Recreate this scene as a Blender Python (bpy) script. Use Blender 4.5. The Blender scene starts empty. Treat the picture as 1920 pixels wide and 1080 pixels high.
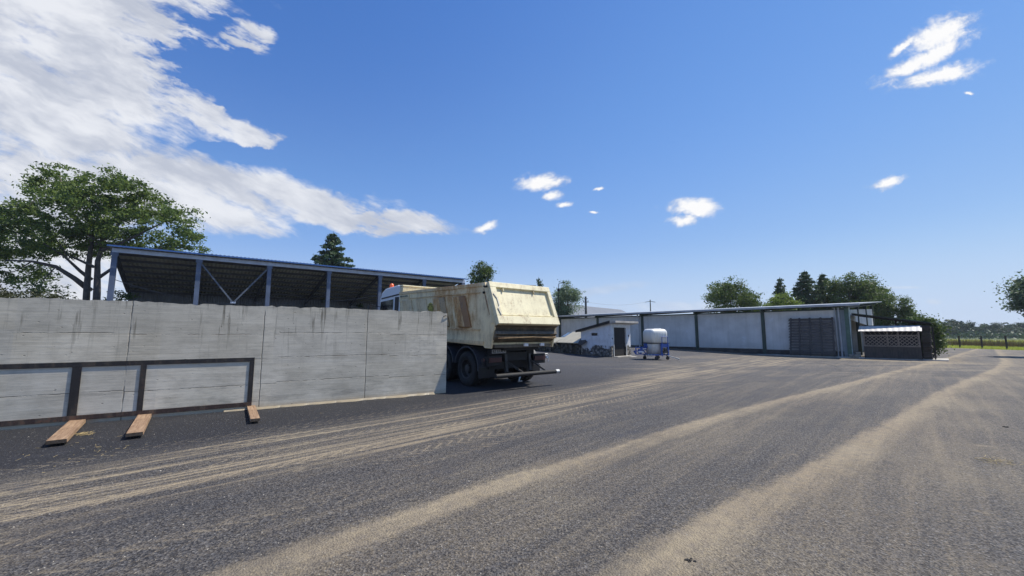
import bpy, math, random
import numpy as np
from mathutils import Vector, Matrix
R = math.radians
scn = bpy.context.scene
col = scn.collection

# ------------------------------------------------------------------ camera
PITCH = math.atan(86/760)
CAMH = 1.6
cd = bpy.data.cameras.new('camera'); cam = bpy.data.objects.new('camera', cd); col.objects.link(cam)
cam.location = (0, 0, CAMH); cam.rotation_euler = (R(90)+PITCH, 0, 0)
cd.sensor_width = 36; cd.lens = 36*760/1920; cd.clip_end = 3000; cd.clip_start = .05
scn.camera = cam

# ------------------------------------------------------------------ light
SUN_AZ, SUN_EL = R(17), R(57)            # azimuth measured from +X towards +Y
SD = Vector((math.cos(SUN_AZ)*math.cos(SUN_EL), math.sin(SUN_AZ)*math.cos(SUN_EL), math.sin(SUN_EL)))
sl = bpy.data.lights.new('sun', 'SUN'); sl.energy = 4.3; sl.angle = R(.53); sl.color = (1, .94, .84)
so = bpy.data.objects.new('sun', sl); col.objects.link(so)
so.rotation_euler = SD.to_track_quat('Z', 'Y').to_euler(); so.location = (30, 12, 60)
scn.view_settings.view_transform = 'Standard'; scn.view_settings.look = 'None'
scn.view_settings.exposure = 0.40; scn.view_settings.gamma = 1

def pray(px, py):
    x = (px-960)/760; y = (540-py)/760
    return Vector((x, math.cos(PITCH)-y*math.sin(PITCH), math.sin(PITCH)+y*math.cos(PITCH)))

class NT:
    def __init__(s, tree): s.t = tree; s.nodes = tree.nodes; s.links = tree.links
    def new(s, typ, **kw):
        n = s.nodes.new(typ)
        for k, v in kw.items(): setattr(n, k, v)
        return n
    def put(s, sock, v):
        if v is None: return
        if isinstance(v, bpy.types.NodeSocket): s.links.new(v, sock)
        elif isinstance(v, (tuple, list, Vector)):
            v = tuple(v)
            if sock.type == 'RGBA' and len(v) == 3: v = v+(1,)
            sock.default_value = v
        else: sock.default_value = v
    def m(s, op, a, b=None, c=None, clamp=False):
        n = s.new('ShaderNodeMath', operation=op, use_clamp=clamp)
        s.put(n.inputs[0], a); s.put(n.inputs[1], b); s.put(n.inputs[2], c)
        return n.outputs[0]
    def add(s, a, b): return s.m('ADD', a, b)
    def mul(s, a, b): return s.m('MULTIPLY', a, b)
    def sub(s, a, b): return s.m('SUBTRACT', a, b)
    def ss(s, x, lo, hi, a=0., b=1.):
        n = s.new('ShaderNodeMapRange', interpolation_type='SMOOTHSTEP')
        s.put(n.inputs[0], x); s.put(n.inputs[1], lo); s.put(n.inputs[2], hi); s.put(n.inputs[3], a); s.put(n.inputs[4], b)
        return n.outputs[0]
    def mix(s, f, a, b, typ='MIX'):
        n = s.new('ShaderNodeMix', data_type='RGBA', blend_type=typ)
        s.put(n.inputs[0], f); s.put(n.inputs[6], a); s.put(n.inputs[7], b)
        return n.outputs[2]
    def noise(s, vec, scale, detail=3., rough=.55, dist=0.):
        n = s.new('ShaderNodeTexNoise')
        s.put(n.inputs['Vector'], vec); s.put(n.inputs['Scale'], scale); s.put(n.inputs['Detail'], detail)
        s.put(n.inputs['Roughness'], rough); s.put(n.inputs['Distortion'], dist)
        return n.outputs[0]
    def vor(s, vec, scale, feature='F1'):
        n = s.new('ShaderNodeTexVoronoi', feature=feature)
        s.put(n.inputs['Vector'], vec); s.put(n.inputs['Scale'], scale)
        return n
    def sep(s, v):
        n = s.new('ShaderNodeSeparateXYZ'); s.put(n.inputs[0], v); return n.outputs
    def comb(s, x=0., y=0., z=0.):
        n = s.new('ShaderNodeCombineXYZ'); s.put(n.inputs[0], x); s.put(n.inputs[1], y); s.put(n.inputs[2], z); return n.outputs[0]
    def mapv(s, v, loc=(0,0,0), rot=(0,0,0), sc=(1,1,1), typ='POINT'):
        n = s.new('ShaderNodeMapping', vector_type=typ); s.put(n.inputs[0], v); s.put(n.inputs[1], loc); s.put(n.inputs[2], rot); s.put(n.inputs[3], sc)
        return n.outputs[0]
    def coord(s, which='Object'): return s.new('ShaderNodeTexCoord').outputs[which]
    def pos(s): return s.new('ShaderNodeNewGeometry').outputs['Position']
    def ramp(s, f, stops):
        n = s.new('ShaderNodeValToRGB'); s.put(n.inputs[0], f)
        el = n.color_ramp.elements
        while len(el) < len(stops): el.new(.5)
        for e, (p, c) in zip(el, stops): e.position = p; e.color = tuple(c)+(1,) if len(c) == 3 else c
        return n.outputs[0]
    def curve(s, f, pts):
        n = s.new('ShaderNodeFloatCurve'); s.put(n.inputs['Value'], f)
        c = n.mapping.curves[0]
        n.mapping.use_clip = False
        while len(c.points) < len(pts): c.points.new(.5, .5)
        for p, (x, y) in zip(c.points, pts): p.location = (x, y); p.handle_type = 'AUTO'
        n.mapping.update()
        return n.outputs[0]

# ------------------------------------------------------------------ world: physical sky + procedural clouds
w = bpy.data.worlds.new('World'); scn.world = w; w.use_nodes = True
W = NT(w.node_tree); W.nodes.clear()
sky = W.new('ShaderNodeTexSky', sky_type='NISHITA')
sky.sun_disc = False; sky.sun_elevation = SUN_EL; sky.sun_rotation = R(90)-SUN_AZ
sky.air_density = 1.0; sky.dust_density = .0; sky.ozone_density = 1.6; sky.altitude = 150
hsv = W.new('ShaderNodeHueSaturation'); W.put(hsv.inputs['Saturation'], 1.12); W.put(hsv.inputs['Color'], sky.outputs[0])
KK = .182
sr, sg_, sb = W.sep(hsv.outputs[0])
def tone(ch, pts):
    pts = [(0., 0.)]+pts
    return W.mul(W.curve(W.mul(ch, KK/2), [(a/2, b/2) for a, b in pts]), 2/KK)
skyc = W.comb(tone(sr, [(.125, .064), (.2, .135), (.48, .31), (1.1, .54), (2., .68)]),
              tone(sg_, [(.273, .192), (.43, .325), (.86, .52), (1.35, .67), (2., .78)]),
              tone(sb, [(.589, .565), (.932, .78), (1.3, .86), (2., .93)]))
gen = W.coord('Generated'); X, Y, Z = W.sep(gen)
Yp = W.m('MAXIMUM', Y, .05)
uv = W.comb(W.m('DIVIDE', X, Yp), W.m('DIVIDE', Z, Yp), 0.)
def cuv(px, py):
    r = pray(px, py); return r.x/r.y, r.z/r.y
def blob(vec, px, py, rx, ry, ang=0., soft=None):
    u0, v0 = cuv(px, py)
    q = W.mapv(vec, (u0, v0, 0), (0, 0, R(-ang)), (rx/760, ry/760, 1), 'TEXTURE')
    l = W.new('ShaderNodeVectorMath', operation='LENGTH'); W.put(l.inputs[0], q)
    return W.sub(1., l.outputs['Value'])
nA = W.new('ShaderNodeTexNoise'); W.put(nA.inputs['Vector'], uv); W.put(nA.inputs['Scale'], 4.5); W.put(nA.inputs['Detail'], 6.); W.put(nA.inputs['Roughness'], .62)
mA = W.new('ShaderNodeVectorMath', operation='MULTIPLY_ADD'); W.put(mA.inputs[0], nA.outputs['Color']); W.put(mA.inputs[1], (.20, .12, 0)); W.put(mA.inputs[2], uv)
oA = W.new('ShaderNodeVectorMath', operation='SUBTRACT'); W.put(oA.inputs[0], mA.outputs[0]); W.put(oA.inputs[1], (.10, .06, 0))
uvA = oA.outputs[0]
nB = W.new('ShaderNodeTexNoise'); W.put(nB.inputs['Vector'], uv); W.put(nB.inputs['Scale'], 22.); W.put(nB.inputs['Detail'], 6.); W.put(nB.inputs['Roughness'], .65)
mB = W.new('ShaderNodeVectorMath', operation='MULTIPLY_ADD'); W.put(mB.inputs[0], nB.outputs['Color']); W.put(mB.inputs[1], (.030, .022, 0)); W.put(mB.inputs[2], uv)
oB = W.new('ShaderNodeVectorMath', operation='SUBTRACT'); W.put(oB.inputs[0], mB.outputs[0]); W.put(oB.inputs[1], (.015, .011, 0))
uvB = oB.outputs[0]
def umax(lst):
    o = lst[0]
    for a in lst[1:]: o = W.m('MAXIMUM', o, a)
    return o
warp = W.new('ShaderNodeTexNoise'); W.put(warp.inputs['Vector'], uv); W.put(warp.inputs['Scale'], 7.); W.put(warp.inputs['Detail'], 4.)
wv = W.new('ShaderNodeVectorMath', operation='MULTIPLY_ADD'); W.put(wv.inputs[0], warp.outputs['Color']); W.put(wv.inputs[1], (.05, .05, 0)); W.put(wv.inputs[2], uv)
uvw = wv.outputs[0]
stre = W.mapv(W.mapv(uvw, rot=(0, 0, R(24))), sc=(1.5, 5.2, 1))
n1 = W.noise(stre, 2.4, 8., .60)
n2 = W.noise(stre, 9., 5., .6)
big = umax([blob(uvA, 60, 150, 420, 205, 18), blob(uvA, 300, 350, 420, 78, 8), blob(uvA, 0, 500, 320, 240, 0),
            blob(uvA, 400, 222, 200, 36, 20), blob(uvA, 450, 70, 75, 45, 20), blob(uvA, 680, 420, 200, 26, 4), blob(uvA, 600, 388, 120, 36, 10),
            blob(uvA, 150, 20, 330, 150, 0)])
bigm = W.add(W.mul(W.m('MINIMUM', big, .46), 2.3), W.add(W.mul(W.sub(n1, .5), 3.3), W.mul(W.sub(n2, .5), 1.1)))
# break-up in the upper right part of the bank
brk = W.m('MAXIMUM', W.m('MAXIMUM', blob(uv, 410, 120, 270, 150, 28), W.mul(blob(uv, 700, 424, 240, 45, 4), .5)), 0.)
bigm = W.sub(bigm, W.mul(brk, W.mul(W.ss(W.noise(stre, 4.4, 7., .66), .42, .60), 1.5)))
bigm = W.sub(bigm, W.mul(W.ss(W.m('MAXIMUM', blob(uvA, 500, 284, 190, 22, 4), blob(uvA, 600, 300, 120, 40, 20)), 0., .5), 1.6))
bigm = W.ss(bigm, -.10, .92)
ns = W.noise(uvw, 30., 6., .6)
ns2 = W.noise(W.mapv(W.mapv(uvw, rot=(0, 0, R(-24))), sc=(1, 2.4, 1)), 14., 7., .62)
sm = umax([blob(uvB, 1762, 66, 100, 42, -24), blob(uvB, 1732, 113, 135, 22, -26), blob(uvB, 1765, 140, 105, 24, -14), blob(uvB, 1690, 90, 50, 10, -38),
           blob(uvB, 1014, 341, 58, 20, -6), blob(uvB, 1034, 367, 28, 12, -10), blob(uvB, 1060, 383, 20, 7, -10), blob(uvB, 911, 427, 34, 11, -22),
           blob(uvB, 1303, 389, 62, 24, 3), blob(uvB, 1282, 413, 40, 15, -3), blob(uvB, 1665, 342, 46, 13, -14), blob(uvB, 1122, 355, 13, 4, -12), blob(uvB, 1112, 400, 12, 3, -3),
           blob(uvB, 1815, 175, 14, 5, 0)])
smm = W.add(W.mul(sm, 1.35), W.add(W.mul(W.sub(ns2, .5), 1.7), W.mul(W.sub(ns, .5), 1.2)))
smm = W.ss(smm, -.05, .95)
faint = umax([blob(uv, 1690, 539, 60, 4, 0), blob(uv, 1750, 566, 20, 7, 0), blob(uv, 1120, 545, 120, 12, -8), blob(uv, 1270, 575, 130, 14, 0), blob(uv, 400, 425, 60, 10, 12)])
fm = W.mul(W.ss(W.add(faint, W.mul(W.sub(n2, .5), 1.2)), 0., .8), .30)
front = W.ss(Y, .02, .1)
mask = W.mul(W.m('MAXIMUM', W.m('MAXIMUM', bigm, smm), fm), front)
cshade = W.ss(W.add(W.noise(stre, 1.9, 4., .5), W.mul(W.sub(n2, .5), .35)), .32, .68)
ccol = W.mix(cshade, (2.9, 3.1, 3.6), (4.6, 4.7, 4.95))
ccol = W.mix(smm, ccol, (5.5, 5.45, 5.4))
skyc = W.mix(W.ss(Z, .22, .0, 0., .62), skyc, (2.75, 3.45, 4.75))
fin = W.mix(W.mul(mask, .96), skyc, ccol)
bg = W.new('ShaderNodeBackground'); W.put(bg.inputs[0], fin); W.put(bg.inputs[1], .14)
wo = W.new('ShaderNodeOutputWorld'); W.links.new(bg.outputs[0], wo.inputs[0])

# ------------------------------------------------------------------ terrain height
def gz(x, y):
    s = -.65*x+.76*y-8
    if s <= 0: return 0.
    if s < 4: return .033*s*s/8
    if s < 22: return .033*(s-2)
    return .66
def gp(px, py):                       # point of the ground seen at a pixel of the photo
    r = pray(px, py); lo, hi = .1, 400
    for _ in range(50):
        m = (lo+hi)/2
        if CAMH+r.z*m > gz(r.x*m, r.y*m): lo = m
        else: hi = m
    return Vector((r.x*lo, r.y*lo, gz(r.x*lo, r.y*lo)))
def at(px, py, Yd):                   # point at forward distance Yd
    r = pray(px, py); return Vector((r.x/r.y*Yd, Yd, CAMH+r.z/r.y*Yd))

# ------------------------------------------------------------------ mesh helpers
class MB:
    def __init__(s): s.v = []; s.f = []; s.mi = []
    def poly(s, pts, mi=0):
        b = len(s.v); s.v += [tuple(p) for p in pts]; s.f.append(tuple(range(b, b+len(pts)))); s.mi.append(mi)
    def box(s, x0, x1, y0, y1, z0, z1, M=None, mi=0):
        P = [(x0,y0,z0),(x1,y0,z0),(x1,y1,z0),(x0,y1,z0),(x0,y0,z1),(x1,y0,z1),(x1,y1,z1),(x0,y1,z1)]
        if M: P = [tuple(M @ Vector(p)) for p in P]
        b = len(s.v); s.v += P
        for q in ((0,3,2,1),(4,5,6,7),(0,1,5,4),(1,2,6,5),(2,3,7,6),(3,0,4,7)):
            s.f.append(tuple(b+i for i in q)); s.mi.append(mi)
        return s
    def hexa(s, P, mi=0):             # 8 corners, bottom loop then top loop
        b = len(s.v); s.v += [tuple(p) for p in P]
        for q in ((0,3,2,1),(4,5,6,7),(0,1,5,4),(1,2,6,5),(2,3,7,6),(3,0,4,7)):
            s.f.append(tuple(b+i for i in q)); s.mi.append(mi)
        return s
    def prism(s, loop, off, mi=0):    # loop of 3D points extruded by off
        n = len(loop); b = len(s.v); o = Vector(off)
        s.v += [tuple(p) for p in loop]+[tuple(Vector(p)+o) for p in loop]
        s.f.append(tuple(b+i for i in range(n))[::-1]); s.f.append(tuple(b+n+i for i in range(n)))
        for i in range(n):
            j = (i+1) % n; s.f.append((b+i, b+j, b+n+j, b+n+i))
        s.mi += [mi]*(n+2); return s
    def bar(s, a, b, w, h, up=(0,0,1), mi=0):
        a = Vector(a); b = Vector(b); d = (b-a).normalized(); u = Vector(up)
        if abs(d.dot(u)) > .98: u = Vector((1,0,0))
        r = d.cross(u).normalized(); u = r.cross(d)
        P = [p+r*i*w/2+u*j*h/2 for p in (a, b) for i, j in ((-1,-1),(1,-1),(1,1),(-1,1))]
        return s.hexa(P, mi)
    def tube(s, pts, rad, n=8, mi=0, cap=True):
        pts = [Vector(p) for p in pts]
        if not isinstance(rad, (list, tuple)): rad = [rad]*len(pts)
        b = len(s.v); prev = None
        for i, p in enumerate(pts):
            d = (pts[min(i+1, len(pts)-1)]-pts[max(i-1, 0)]).normalized()
            if prev is None:
                u = Vector((0,0,1)) if abs(d.z) < .9 else Vector((1,0,0))
                r = d.cross(u).normalized()
            else: r = (prev-d*prev.dot(d)).normalized()
            prev = r; q = d.cross(r)
            for k in range(n):
                a = 2*math.pi*k/n; s.v.append(tuple(p+(r*math.cos(a)+q*math.sin(a))*rad[i]))
        for i in range(len(pts)-1):
            for k in range(n):
                k2 = (k+1) % n; s.f.append((b+i*n+k, b+i*n+k2, b+(i+1)*n+k2, b+(i+1)*n+k)); s.mi.append(mi)
        if cap:
            s.f.append(tuple(b+k for k in range(n))[::-1]); s.f.append(tuple(b+(len(pts)-1)*n+k for k in range(n))); s.mi += [mi, mi]
        return s
    def lathe(s, prof, axis='X', c=(0,0,0), n=28, mi=0):   # prof: (along, radius)
        b = len(s.v); c = Vector(c)
        for (a, r) in prof:
            for k in range(n):
                t = 2*math.pi*k/n; x, y = r*math.cos(t), r*math.sin(t)
                p = {'X': (a, x, y), 'Y': (y, a, x), 'Z': (x, y, a)}[axis]
                s.v.append(tuple(c+Vector(p)))
        for i in range(len(prof)-1):
            for k in range(n):
                k2 = (k+1) % n; s.f.append((b+i*n+k, b+i*n+k2, b+(i+1)*n+k2, b+(i+1)*n+k)); s.mi.append(mi)
        return s
    def build(s, name, mat, parent=None, bevel=0., smooth=False):
        me = bpy.data.meshes.new(name); me.from_pydata(s.v, [], s.f)
        mats = mat if isinstance(mat, (list, tuple)) else [mat]
        for m_ in mats: me.materials.append(m_)
        me.polygons.foreach_set('material_index', s.mi)
        me.update()
        if smooth: me.polygons.foreach_set('use_smooth', [True]*len(s.f))
        o = bpy.data.objects.new(name, me); col.objects.link(o)
        if parent: o.parent = parent
        if bevel:
            b = o.modifiers.new('b', 'BEVEL'); b.width = bevel; b.segments = 2; b.limit_method = 'ANGLE'; b.angle_limit = R(40)
        return o
def tag(o, label=None, cat=None, group=None, kind=None):
    if label: o['label'] = label
    if cat: o['category'] = cat
    if group: o['group'] = group
    if kind: o['kind'] = kind
    return o
def empty(name, loc=(0,0,0), rz=0., rx=0.):
    o = bpy.data.objects.new(name, None); col.objects.link(o); o.empty_display_size = .2
    o.location = loc; o.rotation_euler = (rx, 0, rz); return o
def copy_tree(o, parent=None):
    c = o.copy(); col.objects.link(c); c.parent = parent
    for ch in list(o.children): copy_tree(ch, c)
    return c
def text_mb(txt, size, M, depth=.004, name='t', bold=False):
    cu = bpy.data.curves.new(name, 'FONT'); cu.body = txt; cu.size = size; cu.extrude = depth; cu.align_x = 'CENTER'; cu.align_y = 'CENTER'; cu.resolution_u = 2
    if bold: cu.offset = size*.02
    o = bpy.data.objects.new(name, cu); col.objects.link(o)
    dg = bpy.context.evaluated_depsgraph_get(); me = bpy.data.meshes.new_from_object(o.evaluated_get(dg))
    mb = MB(); mb.v = [tuple(M @ v.co) for v in me.vertices]; mb.f = [tuple(p.vertices) for p in me.polygons]; mb.mi = [0]*len(mb.f)
    bpy.data.objects.remove(o); bpy.data.meshes.remove(me); bpy.data.curves.remove(cu)
    return mb

# ------------------------------------------------------------------ materials
def mat(name, base=(.5,.5,.5), rough=.6, metal=0., var=.0, vscale=3., bump=0., bscale=40., spec=None):
    m = bpy.data.materials.new(name); m.use_nodes = True
    N = NT(m.node_tree); p = N.nodes['Principled BSDF']
    c = base
    if var:
        f = N.noise(N.coord(), vscale, 5., .6)
        c = N.mix(N.ss(f, .3, .7), tuple(x*(1-var) for x in base), tuple(min(1, x*(1+var)) for x in base))
    N.put(p.inputs['Base Color'], c); N.put(p.inputs['Roughness'], rough); N.put(p.inputs['Metallic'], metal)
    if spec is not None: N.put(p.inputs['Specular IOR Level'], spec)
    if bump:
        b = N.new('ShaderNodeBump'); N.put(b.inputs['Strength'], bump); N.put(b.inputs['Distance'], .01)
        N.put(b.inputs['Height'], N.noise(N.coord(), bscale, 4., .6)); N.links.new(b.outputs[0], p.inputs['Normal'])
    m['N'] = 0
    return m
def matn(name):
    m = bpy.data.materials.new(name); m.use_nodes = True
    N = NT(m.node_tree); return m, N, N.nodes['Principled BSDF']
def bumpto(N, p, h, strength=.5, dist=.01):
    b = N.new('ShaderNodeBump'); N.put(b.inputs['Strength'], strength); N.put(b.inputs['Distance'], dist); N.put(b.inputs['Height'], h)
    N.links.new(b.outputs[0], p.inputs['Normal'])

# asphalt with wheel tracks of dust
def make_asphalt():
    m, N, p = matn('asphalt'); P = N.pos(); x, y, z = N.sep(P)
    t = N.mul(N.add(x, y), .70711); c = N.mul(N.sub(y, x), .70711)
    T0, T1 = -4., 44.
    tn = N.m('DIVIDE', N.sub(t, T0), T1-T0)
    def track(pts):                   # curve value scaled (c+4)/10
        return N.sub(N.mul(N.curve(tn, [((a-T0)/(T1-T0), (b+4)/10) for a, b in pts]), 10.), 4.)
    wob = N.mul(N.sub(N.noise(N.comb(N.mul(t, .25), 0., 0.), 1., 2.), .5), .35)
    cA = track([(-4, 3.55), (.6, 3.45), (3.4, 3.38), (5, 3.22), (7.8, 3.05), (11, 2.70), (15.8, 2.02), (26.9, .57), (38.9, -1.0), (44, -1.6)])
    cB = track([(-4, 1.75), (2.5, 1.60), (4.6, 1.34), (6, 1.13), (8, .82), (10.8, .45), (15.7, -.15), (22.7, -1.25), (32.5, -2.75), (44, -3.8)])
    edge = N.mul(N.sub(N.noise(P, 3.2, 5., .7), .5), .34)
    dA = N.add(N.add(N.sub(cA, c), N.mul(wob, .5)), N.mul(edge, .8)); dB = N.add(N.add(N.sub(cB, c), N.mul(wob, -.5)), N.mul(edge, .8))
    # a track: crisp left edge, long fade on the right
    def prof(d, l, r, r2): return N.mul(N.ss(d, -l, l*.5), N.ss(d, r, r2, 1., 0.))
    stv = N.comb(N.mul(t, .18), N.mul(c, 4.), 0.)
    st = N.noise(stv, 1., 6., .65); st2 = N.noise(N.comb(N.mul(t, .5), N.mul(c, 14.), 3.), 1., 4., .6)
    # turning tracks towards the hut: slightly different heading
    t2 = N.add(N.mul(x, .60), N.mul(y, .80)); c2 = N.sub(N.mul(y, .60), N.mul(x, .80))
    fade_t = N.ss(t, 9., 24.)
    bandL = N.mul(N.ss(c, 4.9, 5.9), N.ss(N.sub(c, N.mul(fade_t, 1.3)), 7.0, 7.9, 1., 0.))
    ls = N.ss(N.noise(N.comb(N.mul(t, .11), N.mul(c, 3.2), 7.), 1., 5., .62), .40, .66)
    ls2 = N.ss(N.noise(N.comb(N.mul(t, .2), N.mul(c, 11.), 9.), 1., 3., .6), .44, .62)
    dL = N.mul(bandL, N.add(N.mul(ls, .24), N.mul(N.mul(ls2, .66), N.add(ls, .25))))
    A = N.mul(prof(dA, .12, .02, .62), N.add(.38, N.mul(st2, .42)))
    A2 = N.mul(prof(dA, .3, .2, 1.7), .20)
    B = N.mul(prof(dB, .16, .0, .75), N.add(.36, N.mul(st2, .42)))
    B2 = N.mul(prof(dB, .2, .3, 2.0), .20)
    # general dust haze: little near the wall, more to the right and far away
    gen = N.noise(P, .35, 5., .6)
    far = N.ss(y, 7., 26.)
    nearwall = N.ss(N.sub(c, N.mul(fade_t, 4.)), 6.4, 8.2, 1., .08)
    base = N.mul(N.add(.08, N.mul(N.ss(gen, .2, .8), .20)), nearwall)
    base = N.add(base, N.mul(N.mul(N.ss(st, .4, .7), .20), nearwall))
    base = N.add(base, N.mul(N.ss(c, 3.2, .5), .05))
    # far sweeping dusty arcs in front of the warehouse and the hut
    r1 = N.noise(N.comb(N.mul(x, .13), N.mul(N.sub(y, N.mul(x, .12)), 1.0), 11.), 1., 6., .62)
    arcs = N.mul(N.mul(N.ss(y, 13., 19.), N.ss(r1, .48, .62)), .20)
    ww_ = N.sub(35.5, N.add(N.mul(x, .726), N.mul(y, .688)))
    warea = N.mul(N.mul(N.ss(N.add(ww_, N.mul(edge, 3.)), 4.2, 1.6), N.ss(x, 27., 23.)), .42)
    # herringbone tyre prints
    hb = N.m('PINGPONG', N.mul(c, 1.), .16)
    chev = N.m('FRACT', N.mul(N.add(t, N.mul(hb, 1.4)), 5.))
    hbm = N.mul(N.mul(N.ss(chev, .0, .25), N.ss(chev, .25, .5, 1., 0.)), N.mul(N.ss(N.noise(N.comb(N.mul(t, .3), N.mul(c, 2.5), 5.), 1., 3.), .48, .58), N.mul(N.ss(c, 3.6, 4.6), N.ss(c, 8.4, 9.0, 1., 0.))))
    d = N.add(N.add(N.m('MAXIMUM', A, A2), N.m('MAXIMUM', B, B2)), N.add(dL, base))
    d = N.add(d, N.add(N.add(arcs, warea), N.mul(hbm, .34)))
    # small patches of sand and blotches
    pn = N.noise(P, 1.7, 3., .5); d = N.add(d, N.mul(N.ss(pn, .68, .75), .25))
    d = N.m('MINIMUM', d, .95)
    # grain: stones show through the dust, dust sits in the gaps
    g = N.vor(P, 68.); g2 = N.noise(P, 55., 3., .75); g3 = N.noise(P, 24., 5., .8)
    grain = N.add(N.mul(N.sub(g2, .5), 1.9), N.mul(N.sub(g3, .5), 1.6))
    dd = N.ss(N.add(d, N.mul(grain, .62)), .05, 1.0)
    cellv = N.sep(g.outputs['Color'])[0]
    ac = N.mix(N.ss(N.add(cellv, N.mul(grain, .7)), .1, 1.05), (.017, .017, .020), (.096, .094, .095))
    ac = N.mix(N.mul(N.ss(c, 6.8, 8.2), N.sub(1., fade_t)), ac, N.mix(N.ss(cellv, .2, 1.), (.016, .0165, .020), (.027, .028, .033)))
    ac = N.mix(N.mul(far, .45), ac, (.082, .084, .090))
    spk = N.ss(cellv, .975, .99); ac = N.mix(N.mul(spk, .4), ac, (.30, .29, .27))
    dc = N.mix(N.ss(gen, .3, .7), (.37, .295, .19), (.39, .325, .215))
    dc = N.mix(N.ss(N.noise(P, 9., 3.), .3, .8), dc, (.27, .225, .165))
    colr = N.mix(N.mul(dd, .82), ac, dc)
    # dark rolled patches, fine hairline cracks and tyre rubber arcs
    pt = N.ss(N.noise(N.comb(N.mul(t, .35), N.mul(c, .9), 4.), 1., 6., .7), .50, .64); colr = N.mix(N.mul(pt, .30), colr, (.040, .040, .044))
    br_ = N.ss(N.noise(P, 1.1, 7., .75), .50, .66); colr = N.mix(N.mul(br_, N.mul(N.ss(c, 7., 5.), .22)), colr, (.155, .125, .085))
    for (cx_, cy_, rr_) in ((6., 26., 11.5), (6., 26., 12.3), (22., 33., 17.), (22., 33., 18.1)):
        dd_ = N.m('SQRT', N.add(N.m('POWER', N.sub(x, cx_), 2.), N.m('POWER', N.sub(y, cy_), 2.)))
        arc = N.mul(N.ss(N.m('ABSOLUTE', N.sub(dd_, rr_)), .14, .05), N.ss(N.noise(P, .45, 3.), .42, .56))
        colr = N.mix(N.mul(arc, .45), colr, (.030, .029, .030))
    # lone oily stains
    oil = N.ss(N.noise(N.comb(N.mul(x, .5), N.mul(y, .5), 2.), 1.3, 3., .6), .66, .74)
    colr = N.mix(N.mul(oil, .35), colr, (.045, .048, .062))
    N.put(p.inputs['Base Color'], colr)
    N.put(p.inputs['Roughness'], N.add(.78, N.mul(dd, .15))); N.put(p.inputs['Specular IOR Level'], .35)
    h = N.add(N.mul(g.outputs['Distance'], 1.2), N.mul(grain, .6))
    bumpto(N, p, h, .8, .010)
    return m
ASPH = make_asphalt()

def make_field():
    m, N, p = matn('field_ground'); P = N.pos(); x, y, z = N.sep(P)
    n = N.noise(P, .5, 6., .65); n2 = N.noise(P, 4., 4., .6)
    g = N.mix(n2, (.22, .28, .045), (.34, .38, .08)); b = N.mix(n2, (.25, .24, .13), (.34, .31, .18))
    dry = N.ss(N.add(x, N.mul(N.sub(n, .5), 30.)), 62., 84.)
    cc = N.mix(dry, g, b)
    gg = N.ss(N.add(x, N.mul(N.sub(n, .5), 40.)), 110., 140.)
    cc = N.mix(gg, cc, (.10, .13, .045))
    inside = N.mul(N.ss(x, 50., 51., 1., 0.), N.ss(y, 47., 48., 1., 0.))
    cc = N.mix(inside, cc, (.14, .12, .085))
    N.put(p.inputs['Base Color'], cc); N.put(p.inputs['Roughness'], .95); bumpto(N, p, n2, .8, .1)
    return m
FIELD = make_field()

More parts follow.
